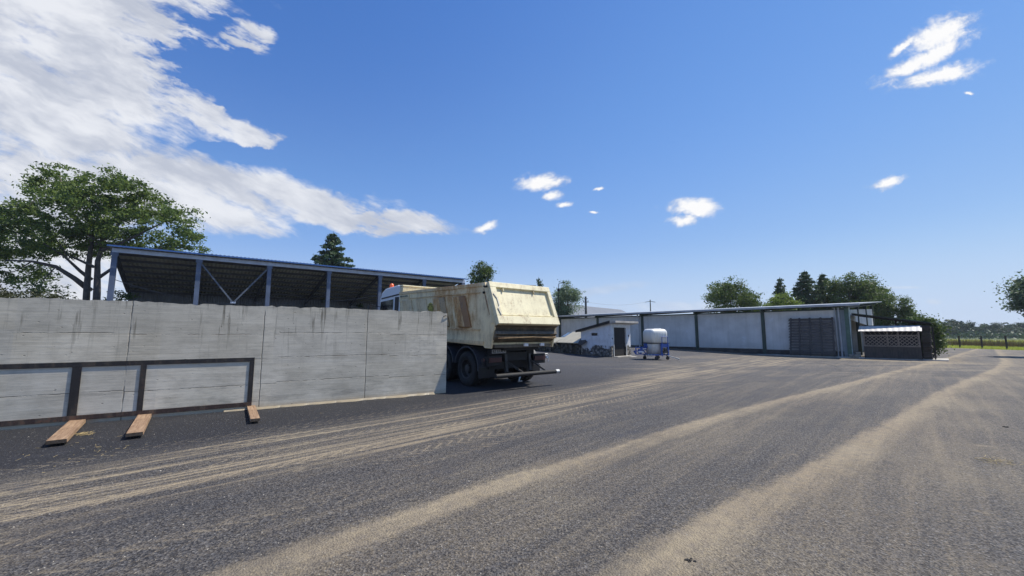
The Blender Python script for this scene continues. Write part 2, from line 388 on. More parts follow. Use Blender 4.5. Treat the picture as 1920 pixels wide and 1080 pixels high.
def make_concrete():
    m, N, p = matn('board_concrete'); o = N.coord(); x, y, z = N.sep(o)
    lf = N.noise(o, .9, 5., .6); hf = N.noise(o, 14., 6., .7)
    board = N.noise(N.comb(N.mul(x, .9), 0., N.mul(z, 26.)), 1., 4., .7)
    board2 = N.noise(N.comb(N.mul(x, 3.), 1., N.mul(z, 70.)), 1., 3., .7)
    pan = N.m('FLOOR', N.m('DIVIDE', N.add(z, N.mul(N.m('FLOOR', N.m('DIVIDE', x, 1.9)), .06)), .54))
    pr = N.new('ShaderNodeTexWhiteNoise', noise_dimensions='2D'); N.put(pr.inputs['Vector'], N.comb(pan, N.m('FLOOR', N.m('DIVIDE', x, 1.9)), 0.))
    c = N.mix(N.ss(N.add(N.mul(lf, .6), N.mul(board, .4)), .35, .68), (.49, .44, .335), (.78, .715, .575))
    c = N.mix(N.ss(z, 1.5, 2.25, 0., .35), c, (.50, .47, .38))
    c = N.mix(N.mul(pr.outputs[0], .30), c, (.40, .40, .38))
    mot = N.ss(N.noise(N.comb(N.mul(x, 1.6), 0., N.mul(z, 5.)), 1., 7., .72), .44, .66); c = N.mix(N.mul(mot, .38), c, (.27, .25, .20))
    fl_ = N.ss(N.noise(N.comb(N.mul(x, 5.), 4., N.mul(z, 34.)), 1., 4., .7), .56, .68); c = N.mix(N.mul(fl_, .30), c, (.24, .225, .19))
    # vertical rain streaks from the top
    stn = N.noise(N.comb(N.mul(x, 9.), 0., N.mul(z, .7)), 1., 4., .65)
    spread = N.noise(N.comb(N.mul(x, .8), 5., 0.), 1., 2.)
    sm_ = N.mul(N.mul(N.ss(stn, .53, .66), N.ss(z, .7, 2.1)), N.ss(spread, .40, .55))
    c = N.mix(N.mul(sm_, .9), c, (.15, .135, .10))
    # dark grime patches low down
    gr = N.mul(N.ss(N.noise(N.comb(N.mul(x, .6), 0., N.mul(z, 2.5)), 1., 7., .72), .52, .66), N.mul(N.ss(z, .05, .2), N.ss(z, .75, .5)))
    c = N.mix(N.mul(gr, N.mul(N.ss(board2, .35, .6), .6)), c, (.16, .155, .14))
    # top edge dirt
    te = N.mul(N.ss(N.add(z, N.mul(N.sub(hf, .5), .25)), 2.08, 2.2), N.ss(N.noise(N.comb(N.mul(x, 3.), 2., 0.), 1., 4., .7), .45, .65))
    c = N.mix(N.mul(te, .5), c, (.20, .20, .18))
    # sandy foot
    ft = N.ss(N.add(z, N.mul(N.sub(hf, .5), .15)), .16, .02); c = N.mix(N.mul(ft, .7), c, (.46, .37, .24))
    # pour lines and seams
    bn_ = N.new('ShaderNodeTexWhiteNoise', noise_dimensions='1D'); N.put(bn_.inputs['W'], N.m('FLOOR', N.m('DIVIDE', N.sub(x, SEAMS[0]), 2.45)))
    wz = N.add(N.mul(N.sub(N.noise(N.comb(N.mul(x, 3.), 0., 0.), 1., 6., .75), .5), .06), N.mul(bn_.outputs[0], .07)); crk = None
    brkn = N.ss(N.noise(N.comb(N.mul(x, 2.6), 3., N.mul(z, 3.)), 1., 4., .65), .42, .56)
    for zz in (.57, 1.10, 1.63):
        k = N.mul(N.ss(N.m('ABSOLUTE', N.sub(N.add(z, wz), zz)), .002, .010, 1., 0.), brkn); crk = k if crk is None else N.m('MAXIMUM', crk, k)
    wx = N.mul(N.sub(N.noise(N.comb(0., 0., N.mul(z, 3.)), 1., 5., .7), .5), .06)
    brk2 = N.ss(N.noise(N.comb(N.mul(x, 2.6), 8., N.mul(z, 2.)), 1., 3.), .33, .48)
    for xx in SEAMS:
        k = N.mul(N.ss(N.m('ABSOLUTE', N.sub(N.add(x, wx), xx)), .003, .014, 1., 0.), brk2); crk = N.m('MAXIMUM', crk, k)
    c = N.mix(N.mul(crk, .75), c, (.07, .068, .06))
    # pits and blow holes
    pv = N.vor(N.comb(N.mul(x, .45), y, z), 13.); pits = N.mul(N.ss(pv.outputs['Distance'], .05, .12, 1., 0.), N.ss(N.noise(o, 2., 3.), .44, .56))
    c = N.mix(N.mul(pits, .9), c, (.12, .115, .10))
    bl = N.m('PINGPONG', z, .055); bline = N.mul(N.ss(bl, .0, .004, 1., 0.), N.ss(N.noise(N.comb(N.mul(x, 1.2), 0., N.mul(z, 9.)), 1., 2.), .45, .6))
    c = N.mix(N.mul(bline, .22), c, (.25, .24, .21))
    N.put(p.inputs['Base Color'], c); N.put(p.inputs['Roughness'], .9)
    h = N.add(N.add(N.mul(board, .7), N.mul(board2, .35)), N.sub(N.sub(N.mul(hf, .25), N.mul(crk, 1.5)), N.mul(pits, 1.2)))
    bumpto(N, p, h, .6, .006)
    return m

def make_paint(name, base, rust=.5, dirt=.3, rc=(.22, .10, .035), region=None, rough=.5):
    m, N, p = matn(name); o = N.coord(); x, y, z = N.sep(o)
    n = N.noise(o, 2.2, 6., .65); vs = N.noise(N.comb(N.mul(x, 7.), N.mul(y, 7.), N.mul(z, 1.1)), 1., 6., .7); fn = N.noise(o, 26., 5., .75)
    c = N.mix(N.ss(n, .3, .75), base, tuple(b*.84 for b in base))
    dm = N.ss(N.add(N.mul(vs, .6), N.mul(n, .4)), .46, .68)
    c = N.mix(N.mul(dm, dirt), c, (.36, .32, .22))
    rm = N.ss(N.add(N.mul(fn, .5), N.add(N.mul(vs, .3), N.mul(n, .25))), .545-.03*rust, .64)
    if region is not None:
        rg = N.mul(N.ss(y, region[0], region[0]+.9), N.ss(y, region[1]-.4, region[1], 1., 0.))
        rg = N.mul(rg, N.ss(z, region[2], region[2]+.5)); rg = N.add(.12, rg)
        haz = N.mul(N.mul(N.ss(N.add(N.mul(n, .5), N.mul(vs, .5)), .34, .58), rg), .85)
        c = N.mix(haz, c, (.60, .31, .09)); rm = N.mul(rm, N.m('MINIMUM', N.add(rg, .1), 1.))
    c = N.mix(N.mul(rm, rust), c, rc)
    sc = N.ss(N.noise(N.comb(N.mul(x, 3.), N.mul(y, 40.), N.mul(z, 9.)), 1., 3., .6), .70, .74)
    c = N.mix(N.mul(sc, .35), c, (.10, .08, .06))
    N.put(p.inputs['Base Color'], c); N.put(p.inputs['Roughness'], rough)
    bumpto(N, p, N.add(N.mul(N.noise(o, 3., 3.), 1.), N.mul(fn, .12)), .35, .02)
    return m

def make_wood(name, a, b, axis=0, rough=.8):
    m, N, p = matn(name); o = N.coord(); sc = [18., 18., 18.]; sc[axis] = 1.4
    v = N.mapv(o, sc=tuple(sc)); g = N.noise(v, 1.6, 6., .65, .6); n = N.noise(o, 3., 4.)
    c = N.mix(N.ss(g, .3, .7), a, b); c = N.mix(N.mul(N.ss(n, .45, .75), .4), c, tuple(q*.6 for q in a))
    N.put(p.inputs['Base Color'], c); N.put(p.inputs['Roughness'], rough); bumpto(N, p, g, .5, .006)
    return m
def make_leaf(name, dark, light, trans=.28, rough=.55):
    m, N, p = matn(name)
    ri = N.new('ShaderNodeNewGeometry').outputs['Random Per Island']
    n = N.noise(N.coord(), .55, 3.)
    f = N.m('MULTIPLY', N.add(ri, N.mul(N.sub(n, .5), 1.6)), .9, clamp=True)
    c = N.mix(f, dark, light)
    N.put(p.inputs['Base Color'], c); N.put(p.inputs['Roughness'], rough); N.put(p.inputs['Specular IOR Level'], .35)
    tr = N.new('ShaderNodeBsdfTranslucent'); N.put(tr.inputs[0], N.mix(.5, c, tuple(min(1, q*1.5) for q in light)))
    mx = N.new('ShaderNodeMixShader'); N.put(mx.inputs[0], trans); N.links.new(p.outputs[0], mx.inputs[1]); N.links.new(tr.outputs[0], mx.inputs[2])
    N.links.new(mx.outputs[0], N.nodes['Material Output'].inputs[0])
    return m

M = {}
M['steel_blue'] = mat('blue_grey_painted_steel', (.105, .135, .20), .5, .0, .15, 2.)
M['beam_light'] = mat('pale_painted_beam', (.50, .56, .66), .45, 0., .12, 2.)
M['brace'] = mat('grey_brace_steel', (.11, .13, .16), .5, .0, .15, 2.)
M['roof_blue'] = mat('blue_sheet_metal', (.05, .13, .34), .4, .2, .15, 2.)
M['sheet_under'] = mat('grey_olive_sheet_underside', (.36, .36, .29), .6, 0., .2, 1.2)
M['dark_steel'] = mat('dark_purlin_steel', (.05, .055, .065), .6, 0., .2, 2.)
M['rust_steel'] = make_paint('rusty_black_steel', (.018, .015, .014), .45, .15, (.10, .045, .025))
M['rust_rail'] = make_paint('rusty_brown_steel', (.045, .026, .020), .8, .3, (.15, .07, .04))
M['plank'] = make_wood('rough_orange_wood', (.21, .125, .07), (.38, .255, .155), 1)
M['cream'] = make_paint('weathered_cream_paint', (.90, .75, .45), .85, .55, (.26, .12, .04), region=(-.9, 2.3, 1.4))
M['cream_tail'] = make_paint('faded_cream_tailgate_paint', (.80, .73, .48), .55, .45, (.38, .22, .09))
M['cream_rib'] = make_paint('rusty_cream_rib_paint', (.80, .61, .34), .9, .7, (.27, .12, .045), region=(-.9, 2.3, 1.4))
M['rust'] = make_paint('deep_rust', (.34, .165, .055), .7, .4, (.12, .05, .02))
M['rust_mix'] = make_paint('rust_stained_cream', (.52, .35, .17), 1., .5, (.17, .075, .028))
M['grime'] = make_paint('grime_with_lip_shade', (.085, .07, .048), .5, .5, (.16, .085, .035))
M['chassis'] = mat('dirty_black_chassis', (.009, .009, .009), .7, 0., .3, 5., .3, 20.)
M['guard'] = mat('blue_grey_plastic', (.040, .046, .060), .55, 0., .25, 5.)
M['tyre'] = mat('dusty_rubber', (.024, .023, .022), .85, 0., .25, 8., .3, 60.)
M['rim'] = mat('dull_steel_rim', (.055, .052, .048), .55, .3, .3, 8.)
M['cabw'] = mat('white_cab_paint', (.78, .79, .80), .3)
M['glass'] = mat('dark_window_glass', (.010, .013, .018), .06, 0.)
M['black'] = mat('black_rubber', (.012, .012, .013), .6)
M['orange'] = mat('orange_beacon_plastic', (.85, .13, .03), .3)
M['red'] = mat('dirty_red_lamp_plastic', (.055, .012, .010), .5)
M['plate'] = mat('dusty_number_plate', (.30, .30, .29), .5)
M['yellow'] = mat('faded_yellow_print', (.62, .52, .09), .6)
M['greentxt'] = mat('grey_green_lettering', (.16, .19, .15), .6)
M['galv'] = mat('galvanised_tube', (.55, .55, .52), .4, .5, .2)
M['wh_panel'] = None
M['wh_green'] = mat('dark_green_steel', (.035, .060, .045), .55, 0., .25, 2.)
M['wh_green_l'] = mat('mid_green_steel', (.075, .14, .10), .5, 0., .2, 2.)
M['wh_roof'] = mat('pale_grey_sheet', (.40, .42, .43), .45, .2, .15, 2.)
M['plinth'] = mat('dark_damp_plinth', (.055, .052, .048), .9, 0., .4, 2., .4, 12.)
M['conc'] = mat('pale_concrete', (.42, .40, .36), .9, 0., .25, 2., .4, 20.)
M['fibre'] = make_paint('lichened_fibre_cement', (.42, .39, .29), .2, .6, (.14, .13, .07))
M['slat'] = make_wood('weathered_grey_wood', (.055, .049, .045), (.17, .155, .14), 0)
M['slat_frame'] = make_wood('weathered_grey_batten', (.045, .042, .04), (.10, .092, .085), 2)
M['lath'] = make_wood('brown_lath_wood', (.19, .155, .125), (.31, .255, .205), 0)
M['hutch'] = make_wood('dark_hutch_boards', (.045, .036, .029), (.095, .08, .066), 2)
M['whitetin'] = make_paint('white_tin_sheet', (.74, .70, .62), .25, .15, (.35, .14, .06))
M['darkwood'] = mat('dark_interior_wood', (.020, .016, .013), .8)
M['door'] = mat('near_black_door', (.010, .009, .009), .75)
M['tank'] = mat('white_polyethylene', (.80, .80, .73), .4, 0., .06, 3.)
M['tankgrey'] = mat('greyish_polyethylene', (.62, .63, .60), .45, 0., .12, 3.)
M['blue'] = mat('blue_machine_paint', (.035, .10, .36), .4, 0., .15, 4.)
M['brown_box'] = mat('dusty_cardboard', (.22, .20, .16), .8, 0., .2, 5.)
M['bark'] = mat('grey_brown_bark', (.085, .072, .060), .9, 0., .3, 4., .6, 14.)
M['pole'] = mat('dark_concrete_pole', (.10, .10, .10), .8, 0., .2, 3.)
M['wire'] = mat('grey_wire', (.10, .10, .105), .6)
M['fencepost'] = mat('dark_wood_post', (.055, .045, .038), .9, 0., .3, 4.)
M['barn_wall'] = mat('grey_barn_wall', (.33, .33, .31), .8, 0., .15, 1.)
M['barn_roof'] = mat('blue_grey_barn_roof', (.12, .135, .16), .6, .0, .1, 1.)
M['carpaint'] = mat('black_car_paint', (.012, .012, .015), .2)
M['leafA'] = make_leaf('walnut_leaves', (.026, .055, .012), (.18, .25, .055), .35)
M['leafB'] = make_leaf('broad_leaves', (.022, .050, .012), (.125, .185, .040), .28)
M['leafC'] = make_leaf('spruce_needles', (.026, .055, .026), (.095, .15, .06), .18)
M['leafD'] = make_leaf('bluish_leaves', (.045, .080, .045), (.20, .27, .15), .32)
M['leafE'] = make_leaf('yellow_green_leaves', (.05, .10, .015), (.21, .28, .05), .35)
M['leafF'] = make_leaf('reddish_hedge_leaves', (.022, .035, .012), (.085, .085, .03), .25)
M['leafG'] = make_leaf('distant_leaves', (.022, .045, .022), (.070, .115, .050), .2)
M['grass'] = make_leaf('field_grass_blades', (.22, .28, .04), (.45, .48, .10), .4)
M['weed'] = make_leaf('dry_weeds', (.05, .04, .015), (.17, .13, .06), .25)
M['straw'] = mat('dry_straw', (.50, .38, .17), .8)
M['stone'] = mat('small_pale_stones', (.42, .38, .31), .9, 0., .3, 9.)
M['stone_d'] = mat('dark_crumbs', (.03, .028, .025), .9)

def make_panel():
    m, N, p = matn('weathered_white_cladding'); o = N.coord(); x, y, z = N.sep(o)
    n = N.noise(o, .8, 5., .6); v = N.noise(N.comb(N.mul(x, 3.), 0., N.mul(z, .3)), 1., 5., .6)
    c = N.mix(N.ss(n, .3, .7), (.55, .545, .515), (.69, .685, .65)); c = N.mix(N.mul(N.ss(v, .45, .7), .35), c, (.44, .43, .38))
    bl = N.mul(N.ss(N.noise(o, 1.3, 4., .6), .60, .70), .45); c = N.mix(bl, c, (.74, .76, .78))
    seam = N.ss(N.m('PINGPONG', x, .5), .0, .012, 1., 0.); c = N.mix(N.mul(seam, .25), c, (.3, .3, .3))
    lowd = N.ss(z, 1.2, .3, 0., .3); c = N.mix(lowd, c, (.36, .34, .28))
    N.put(p.inputs['Base Color'], c); N.put(p.inputs['Roughness'], .6); bumpto(N, p, N.noise(o, 2., 3.), .3, .03)
    return m
M['wh_panel'] = make_panel()
def make_plaster():
    m, N, p = matn('crumbling_white_plaster'); o = N.coord(); x, y, z = N.sep(o)
    n = N.noise(o, 2.5, 6., .65)
    c = N.mix(N.ss(n, .35, .75), (.70, .72, .74), (.55, .56, .56))
    lim = N.add(z, N.mul(N.sub(N.noise(o, 1.1, 7., .75), .5), 2.2))
    low = N.ss(lim, .62, .70, 1., 0.)
    low = N.mul(low, N.ss(x, 1.0, 1.2, 0., 1.)) if False else low
    v = N.vor(o, 7.); st = N.mix(N.sep(v.outputs['Color'])[0], (.13, .12, .105), (.30, .28, .24))
    st = N.mix(N.ss(v.outputs['Distance'], .4, .7), st, (.075, .07, .06))
    c = N.mix(low, c, st)
    sp = N.mul(N.ss(N.noise(o, 9., 4., .7), .60, .66), .5); c = N.mix(sp, c, (.30, .27, .22))
    N.put(p.inputs['Base Color'], c); N.put(p.inputs['Roughness'], .9)
    bumpto(N, p, N.add(N.mul(low, N.sub(-.3, v.outputs['Distance'])), N.mul(n, .2)), .9, .05)
    return m
M['plaster'] = make_plaster()
def make_rubble():
    m, N, p = matn('mossy_stone'); o = N.coord()
    v = N.vor(o, 5.); c = N.mix(N.sep(v.outputs['Color'])[0], (.045, .043, .035), (.16, .15, .12))
    c = N.mix(N.ss(v.outputs['Distance'], .35, .7), c, (.03, .028, .022)); c = N.mix(N.mul(N.ss(N.noise(o, 3., 4.), .5, .7), .5), c, (.09, .09, .04))
    N.put(p.inputs['Base Color'], c); N.put(p.inputs['Roughness'], .95); bumpto(N, p, N.mul(v.outputs['Distance'], -1.), 1., .06)
    return m
M['rubble'] = make_rubble()

# ------------------------------------------------------------------ ground sheets
def sheet(name, xs, ys, dz, m):
    mb = MB(); nx = len(xs)
    mb.v = [(x, y, gz(x, y)+dz) for y in ys for x in xs]
    mb.f = [(j*nx+i, j*nx+i+1, (j+1)*nx+i+1, (j+1)*nx+i) for j in range(len(ys)-1) for i in range(nx-1)]
    mb.mi = [0]*len(mb.f)
    return mb.build(name, m, smooth=True)
xs = [-2500, -1200, -600, -300, -160, -110]+list(range(-80, 81, 2))+[110, 160, 300, 600, 1200, 2500]
ys = [-2500, -800, -300, -120, -60]+list(range(-30, 81, 2))+[110, 160, 300, 600, 1200, 2500]
tag(sheet('ground', xs, ys, -.045, FIELD), kind='structure')
xa = [-70+1.0*i for i in range(121)]; ya = [-20+1.0*i for i in range(68)]
xa = [x for x in xa if x <= 50]+[50.3]; ya = ya+[47.6]
tag(sheet('asphalt_yard', xa, ya, 0., ASPH), kind='structure')

# ------------------------------------------------------------------ concrete wall
WA, WB = Vector((-8.38, 6.86, 0)), Vector((-2.0, 11.09, 0))
wd = (WB-WA).normalized(); wn = Vector((wd.y, -wd.x, 0)); WROT = math.atan2(wd.y, wd.x)
WLEN0 = -7.0; WLEN1 = (WB-WA).length+.25
def wall_s(px):
    r = pray(px, 626); k = r.x/r.y       # wall point WA+s*wd with x/y = k
    return (k*WA.y-WA.x)/(wd.x-k*wd.y)
SEAMS = [wall_s(243), wall_s(494), wall_s(688)]
SEAMS.append(SEAMS[0]-2.35); SEAMS.append(SEAMS[0]-4.6)
M['wall'] = make_concrete()
rnd = random.Random(3)
cw = empty('concrete_wall', (WA.x, WA.y, 0), WROT)
tag(cw, 'long grey board-formed concrete wall with rain streaks, in front of the lorry', 'wall')
mb = MB()
# grid front with an uneven top edge and slightly chipped end
n = 160; L = WLEN1-WLEN0; tops = []
for i in range(n+1):
    s_ = WLEN0+L*i/n
    tops.append(2.205+.010*math.sin(s_*1.7)+.006*math.sin(s_*5.3)+rnd.uniform(-.011, .011)-(.035 if rnd.random() < .05 else 0))
prev = tops[-1]
for k_ in range(4): tops[-1-k_] -= [.05, .02, .01, .0][k_]
TH = .24; zrows = [-.2, .3, .9, 1.5, 2.0]
for i in range(n):
    a = WLEN0+L*i/n; b = WLEN0+L*(i+1)/n
    fr = [(a, z_) for z_ in zrows]+[(a, tops[i])]; fb = [(b, z_) for z_ in zrows]+[(b, tops[i+1])]
    for k_ in range(len(fr)-1):
        mb.poly([(fr[k_][0], 0, fr[k_][1]), (fb[k_][0], 0, fb[k_][1]), (fb[k_+1][0], 0, fb[k_+1][1]), (fr[k_+1][0], 0, fr[k_+1][1])])
        mb.poly([(fr[k_][0], TH, fr[k_][1]), (fr[k_+1][0], TH, fr[k_+1][1]), (fb[k_+1][0], TH, fb[k_+1][1]), (fb[k_][0], TH, fb[k_][1])])
    mb.poly([(a, 0, tops[i]), (b, 0, tops[i+1]), (b, TH, tops[i+1]), (a, TH, tops[i])])
mb.poly([(WLEN1, 0, -.2), (WLEN1, TH, -.2), (WLEN1, TH, tops[-1]), (WLEN1, 0, tops[-1])])
mb.poly([(WLEN0, TH, -.2), (WLEN0, 0, -.2), (WLEN0, 0, tops[0]), (WLEN0, TH, tops[0])])
mb.build('wall_body', M['wall'], cw)
# spilled mortar footing along the base
ft = MB(); n = 120
for i in range(n):
    a = SEAMS[1]-.6+(WLEN1-.35-SEAMS[1]+.6)*i/n; b = SEAMS[1]-.6+(WLEN1-.35-SEAMS[1]+.6)*(i+1)/n
    def wdt(s): return .05+.05*abs(math.sin(s*3.1)+.6*math.sin(s*7.7+1)+.3*math.sin(s*19))
    wa, wb = wdt(a), wdt(b)
    ft.poly([(a, -wa, .012), (b, -wb, .012), (b, -.003, .055), (a, -.003, .055)]); ft.poly([(a, -wa-.01, -.02), (b, -wb-.01, -.02), (b, -wb, .012), (a, -wa, .012)])
mortar = make_paint('sandy_mortar', (.28, .235, .165), .1, .4, (.3, .25, .15))
tag(ft.build('footing', mortar, cw), 'sandy mortar spill along the wall base')
# steel hooks and chips at the wall end
hk = MB(); hk.tube([(WLEN1-.12, -.002, 2.07), (WLEN1-.06, -.03, 2.10), (WLEN1+.01, -.02, 2.09), (WLEN1+.015, .0, 2.03)], .009, 6)
hk.build('rebar_hook', M['rust_steel'], cw)

# ------------------------------------------------------------------ steel frame leaning at the wall, planks
fr = empty('steel_frame', (WA.x, WA.y, 0), WROT)
tag(fr, 'rusty black steel frame lying upright on planks against the concrete wall', 'frame')
def on_wall_s(px, off):                                # coordinate along the wall for a line off metres in front
    r = pray(px, 626); k = r.x/r.y; A = WA+wn*off
    return (k*A.y-A.x)/(wd.x-k*wd.y)
s_end = on_wall_s(481, .05)
zb, zt = .09, 1.10
def leany(z): return -.012+(z-zb)/(zt-zb)*.002          # top leans toward the wall
tw = .085
br = MB(); br.bar((-6.2, leany(zb), zb+tw/2), (s_end, leany(zb), zb+tw/2), .018, tw); br.build('bottom_rail', M['rust_rail'], fr, .002)
tr_ = MB(); tr_.bar((-6.2, leany(zt), zt-tw/2), (s_end, leany(zt), zt-tw/2), .012, tw); tr_.build('top_rail', M['rust_steel'], fr, .002)
for px_ in (151, 275, 479):
    sx = on_wall_s(px_, .05)-(0.0 if px_ < 470 else tw/2-.02)
    u = MB(); ww = .12 if px_ == 151 else tw
    u.bar((sx, leany(zb+tw), zb+tw+.001), (sx, leany(zt-tw), zt-tw-.001), ww, .012, up=(0, 1, 0)); u.build('upright', M['rust_steel'], fr, .002)
u = MB(); u.bar((-2.0, leany(zb+tw), zb+tw+.001), (-2.0, leany(zt-tw), zt-tw-.001), tw, .012, up=(0, 1, 0)); u.build('upright', M['rust_steel'], fr, .002)
pl_labels = ['longest wooden plank under the rusty frame, leftmost of the three, with straw beside it',
             'middle wooden plank of three under the rusty frame by the wall',
             'short wooden plank under the right corner of the rusty frame']
pend = [((143, 797), (104, 838), .21), ((272, 782), (251, 824), .20), ((470, 766), (478, 795), .15)]
for lb, (a, b, wdh) in zip(pl_labels, pend):
    A = gp(*a)+Vector((0, 0, 0)); B = gp(*b); A.z = B.z = 0
    d = (B-A).normalized(); A = A-d*.35
    L_ = (B-A).length; root_z = gz(A.x, A.y)+.012
    p_ = MB(); rr = random.Random(int(a[0])); nn = 10; hh = .055
    for i in range(nn):
        y0 = -L_*i/nn; y1 = -L_*(i+1)/nn; j0 = rr.uniform(-.003, .003) if i else 0
        uc = .018 if i == nn-1 else 0
        p_.hexa([(-wdh/2, y1+uc, 0), (wdh/2, y1+uc, 0), (wdh/2, y0, 0), (-wdh/2, y0, 0), (-wdh/2+.004, y1, hh), (wdh/2-.004, y1, hh), (wdh/2-.004, y0, hh), (-wdh/2+.004, y0, hh)])
    o = p_.build('wooden_plank', M['plank'], None)
    o.location = (A.x, A.y, root_z); o.rotation_euler = (0, 0, math.atan2(d.x, -d.y))
    tag(o, lb, 'plank', 'wooden planks under the steel frame')

# straw tufts, stones
def scatter_straw(name, px, py, n, rad, seed, label, ln=.10):
    c = gp(px, py); rr = random.Random(seed); mb = MB()
    for i in range(n):
        a = rr.uniform(0, 6.28); q = c+Vector((rr.gauss(0, rad), rr.gauss(0, rad*.7), .006+abs(rr.gauss(0, .008)))); l = rr.uniform(.3, 1)*ln
        b_ = q+Vector((math.cos(a)*l/2, math.sin(a)*l/2, rr.uniform(0, .02))); a_ = q-Vector((math.cos(a)*l/2, math.sin(a)*l/2, 0)); a_.z = max(a_.z, gz(a_.x, a_.y)+.003)
        mb.tube([a_, (a_+b_)/2+Vector((rr.uniform(-.01, .01), rr.uniform(-.01, .01), 0)), b_], .0016, 3, cap=False)
    o = mb.build(name, M['straw']); tag(o, label, 'straw', kind='stuff'); return o
scatter_straw('straw', 158, 815, 60, .07, 1, 'tangle of dry straw beside the longest plank')
scatter_straw('straw', 1870, 866, 50, .11, 2, 'wisps of dry straw on the asphalt near the right edge', .12)
scatter_straw('straw', 150, 850, 46, .5, 4, 'loose straw bits scattered on the dark asphalt in front of the planks', .07)
rr = random.Random(9); gb = MB()
def pebble(mb, c, r, rr):
    pts = []
    for (a, b, c2) in ((1,0,0),(0,1,0),(-1,0,0),(0,-1,0)): pts.append(Vector((a, b, 0))*r*rr.uniform(.7, 1.2))
    top = Vector((rr.uniform(-.2, .2)*r, rr.uniform(-.2, .2)*r, r*rr.uniform(.4, .8))); ring = [p*.62+Vector((0, 0, r*.45)) for p in pts]
    A_ = Matrix.Rotation(rr.uniform(0, 6.28), 3, 'Z')
    P_ = [c+A_ @ p for p in pts]; Q_ = [c+A_ @ p for p in ring]; t_ = c+A_ @ top
    for i in range(4):
        j = (i+1) % 4; mb.poly([P_[i], P_[j], Q_[j], Q_[i]]); mb.poly([Q_[i], Q_[j], t_])
for i in range(520):
    px_ = rr.uniform(-50, 1960); py_ = 700+(1085-700)*rr.random()**.8
    c_ = gp(px_, py_)
    if (c_-WA).dot(wn) < .15 and c_.x < -1: continue
    pebble(gb, c_, rr.uniform(.0025, .008)*(1.6 if rr.random() < .05 else 1), rr)
tag(gb.build('gravel', M['stone']), 'small pale stones strewn over the asphalt', 'gravel', kind='stuff')
for (px_, py_, lb, s_) in ((1297, 1052, 'small dark clod of dirt on the asphalt at the bottom of the view', .02), (1886, 801, 'small dark lump on the asphalt at the right edge', .03)):
    c_ = gp(px_, py_); mb = MB(); rr2 = random.Random(int(px_))
    for k_ in range(7): pebble(mb, c_+Vector((rr2.gauss(0, s_), rr2.gauss(0, s_*.7), 0)), s_*rr2.uniform(.4, 1.), rr2)
    tag(mb.build('dirt_clod', M['stone_d']), lb, 'dirt clod')

# ------------------------------------------------------------------ dump truck
F_ = Vector((-.64, .77, 0)).normalized()
TO = Vector((-.48, 13.37, 0)); TO.z = gz(TO.x, TO.y)
truck = empty('dump_truck', TO, math.atan2(-F_.x, F_.y), R(1.8))
tag(truck, 'cream tipper lorry with rusty dump body and white cab, standing behind the concrete wall', 'truck')
HW = 1.25
# --- body: outer shell
body = MB()
RT, LIP, RB = (-.98, 3.08), (-1.50, 1.90), (-1.33, 1.26)
FT, FB = (4.95, 3.06), (4.78, 1.30)
for s_ in (-1, 1):
    x0, x1 = (s_*HW, s_*(HW-.06)) if s_ > 0 else (s_*HW, s_*(HW-.06))
    loop = [(x0, RT[0], RT[1]), (x0, LIP[0]+.06, LIP[1]), (x0, RB[0]+.05, RB[1]-.06), (x0, RB[0]+.35, RB[1]-.06), (x0, RB[0]+.42, RB[1]), (x0, FB[0], FB[1]), (x0, FT[0], FT[1])]
    if s_ > 0: loop = loop[::-1]
    body.prism(loop, (-s_*.06, 0, 0))
body.box(-HW+.06, HW-.06, -1.2, 4.8, 1.30, 1.36)
body.box(-HW+.06, HW-.06, 4.80, 4.88, 1.36, 3.0)
body_o = body.build('dump_body', M['cream'], truck, .01)
# top rail, with rust
tp = MB()
for s_ in (-1, 1):
    xa_, xb_ = sorted((s_*(HW+.035), s_*(HW-.08))); tp.box(xa_, xb_, -.96, 4.94, 2.99, 3.10)
tp.build('top_rail', M['rust'] if False else M['cream_rib'], body_o, .01)
# ribs: slanted pressings with grooves
def rib(s0, s1, z0, z1, sh, dep, x, sgn, fl, m):
    mb = MB(); X0 = x; X1 = x+sgn*dep
    fk = MB(); fk.hexa([(X0, s0-.24-sh, z0+.02), (X0, s0-.001-sh, z0+.02), (X0, s0-.001, z1-.02), (X0, s0-.24, z1-.02), (X1-sgn*.07, s0-.24-sh, z0+.03), (X1-sgn*.004, s0-.001-sh, z0+.03), (X1-sgn*.004, s0-.001, z1-.04), (X1-sgn*.07, s0-.24, z1-.04)])
    fk.build('rib_flank', M['rust'] if s0 < 1 else (M['rust_mix'] if s0 < 2 else m), body_o); fl = 0.  # rear flanks: rust, with the shade of that side also in the colour
    P = [(X0, s0-fl-sh, z0), (X0, s1+fl-sh, z0), (X0, s1+fl, z1), (X0, s0-fl, z1), (X1, s0-sh, z0+.04), (X1, s1-sh, z0+.04), (X1, s1, z1-.05), (X1, s0, z1-.05)]
    mb.hexa(P if sgn < 0 else P)
    w_ = (s1-s0)
    for q in (.36, .68):
        a = s0+w_*q
        mb.hexa([(X1, a-.012-sh, z0+.05), (X1, a+.012-sh, z0+.05), (X1, a+.012, z1-.06), (X1, a-.012, z1-.06), (X1+sgn*.014, a-.006-sh, z0+.05), (X1+sgn*.014, a+.006-sh, z0+.05), (X1+sgn*.014, a+.006, z1-.06), (X1+sgn*.014, a-.006, z1-.06)])
    return mb.build('rib', m, body_o)
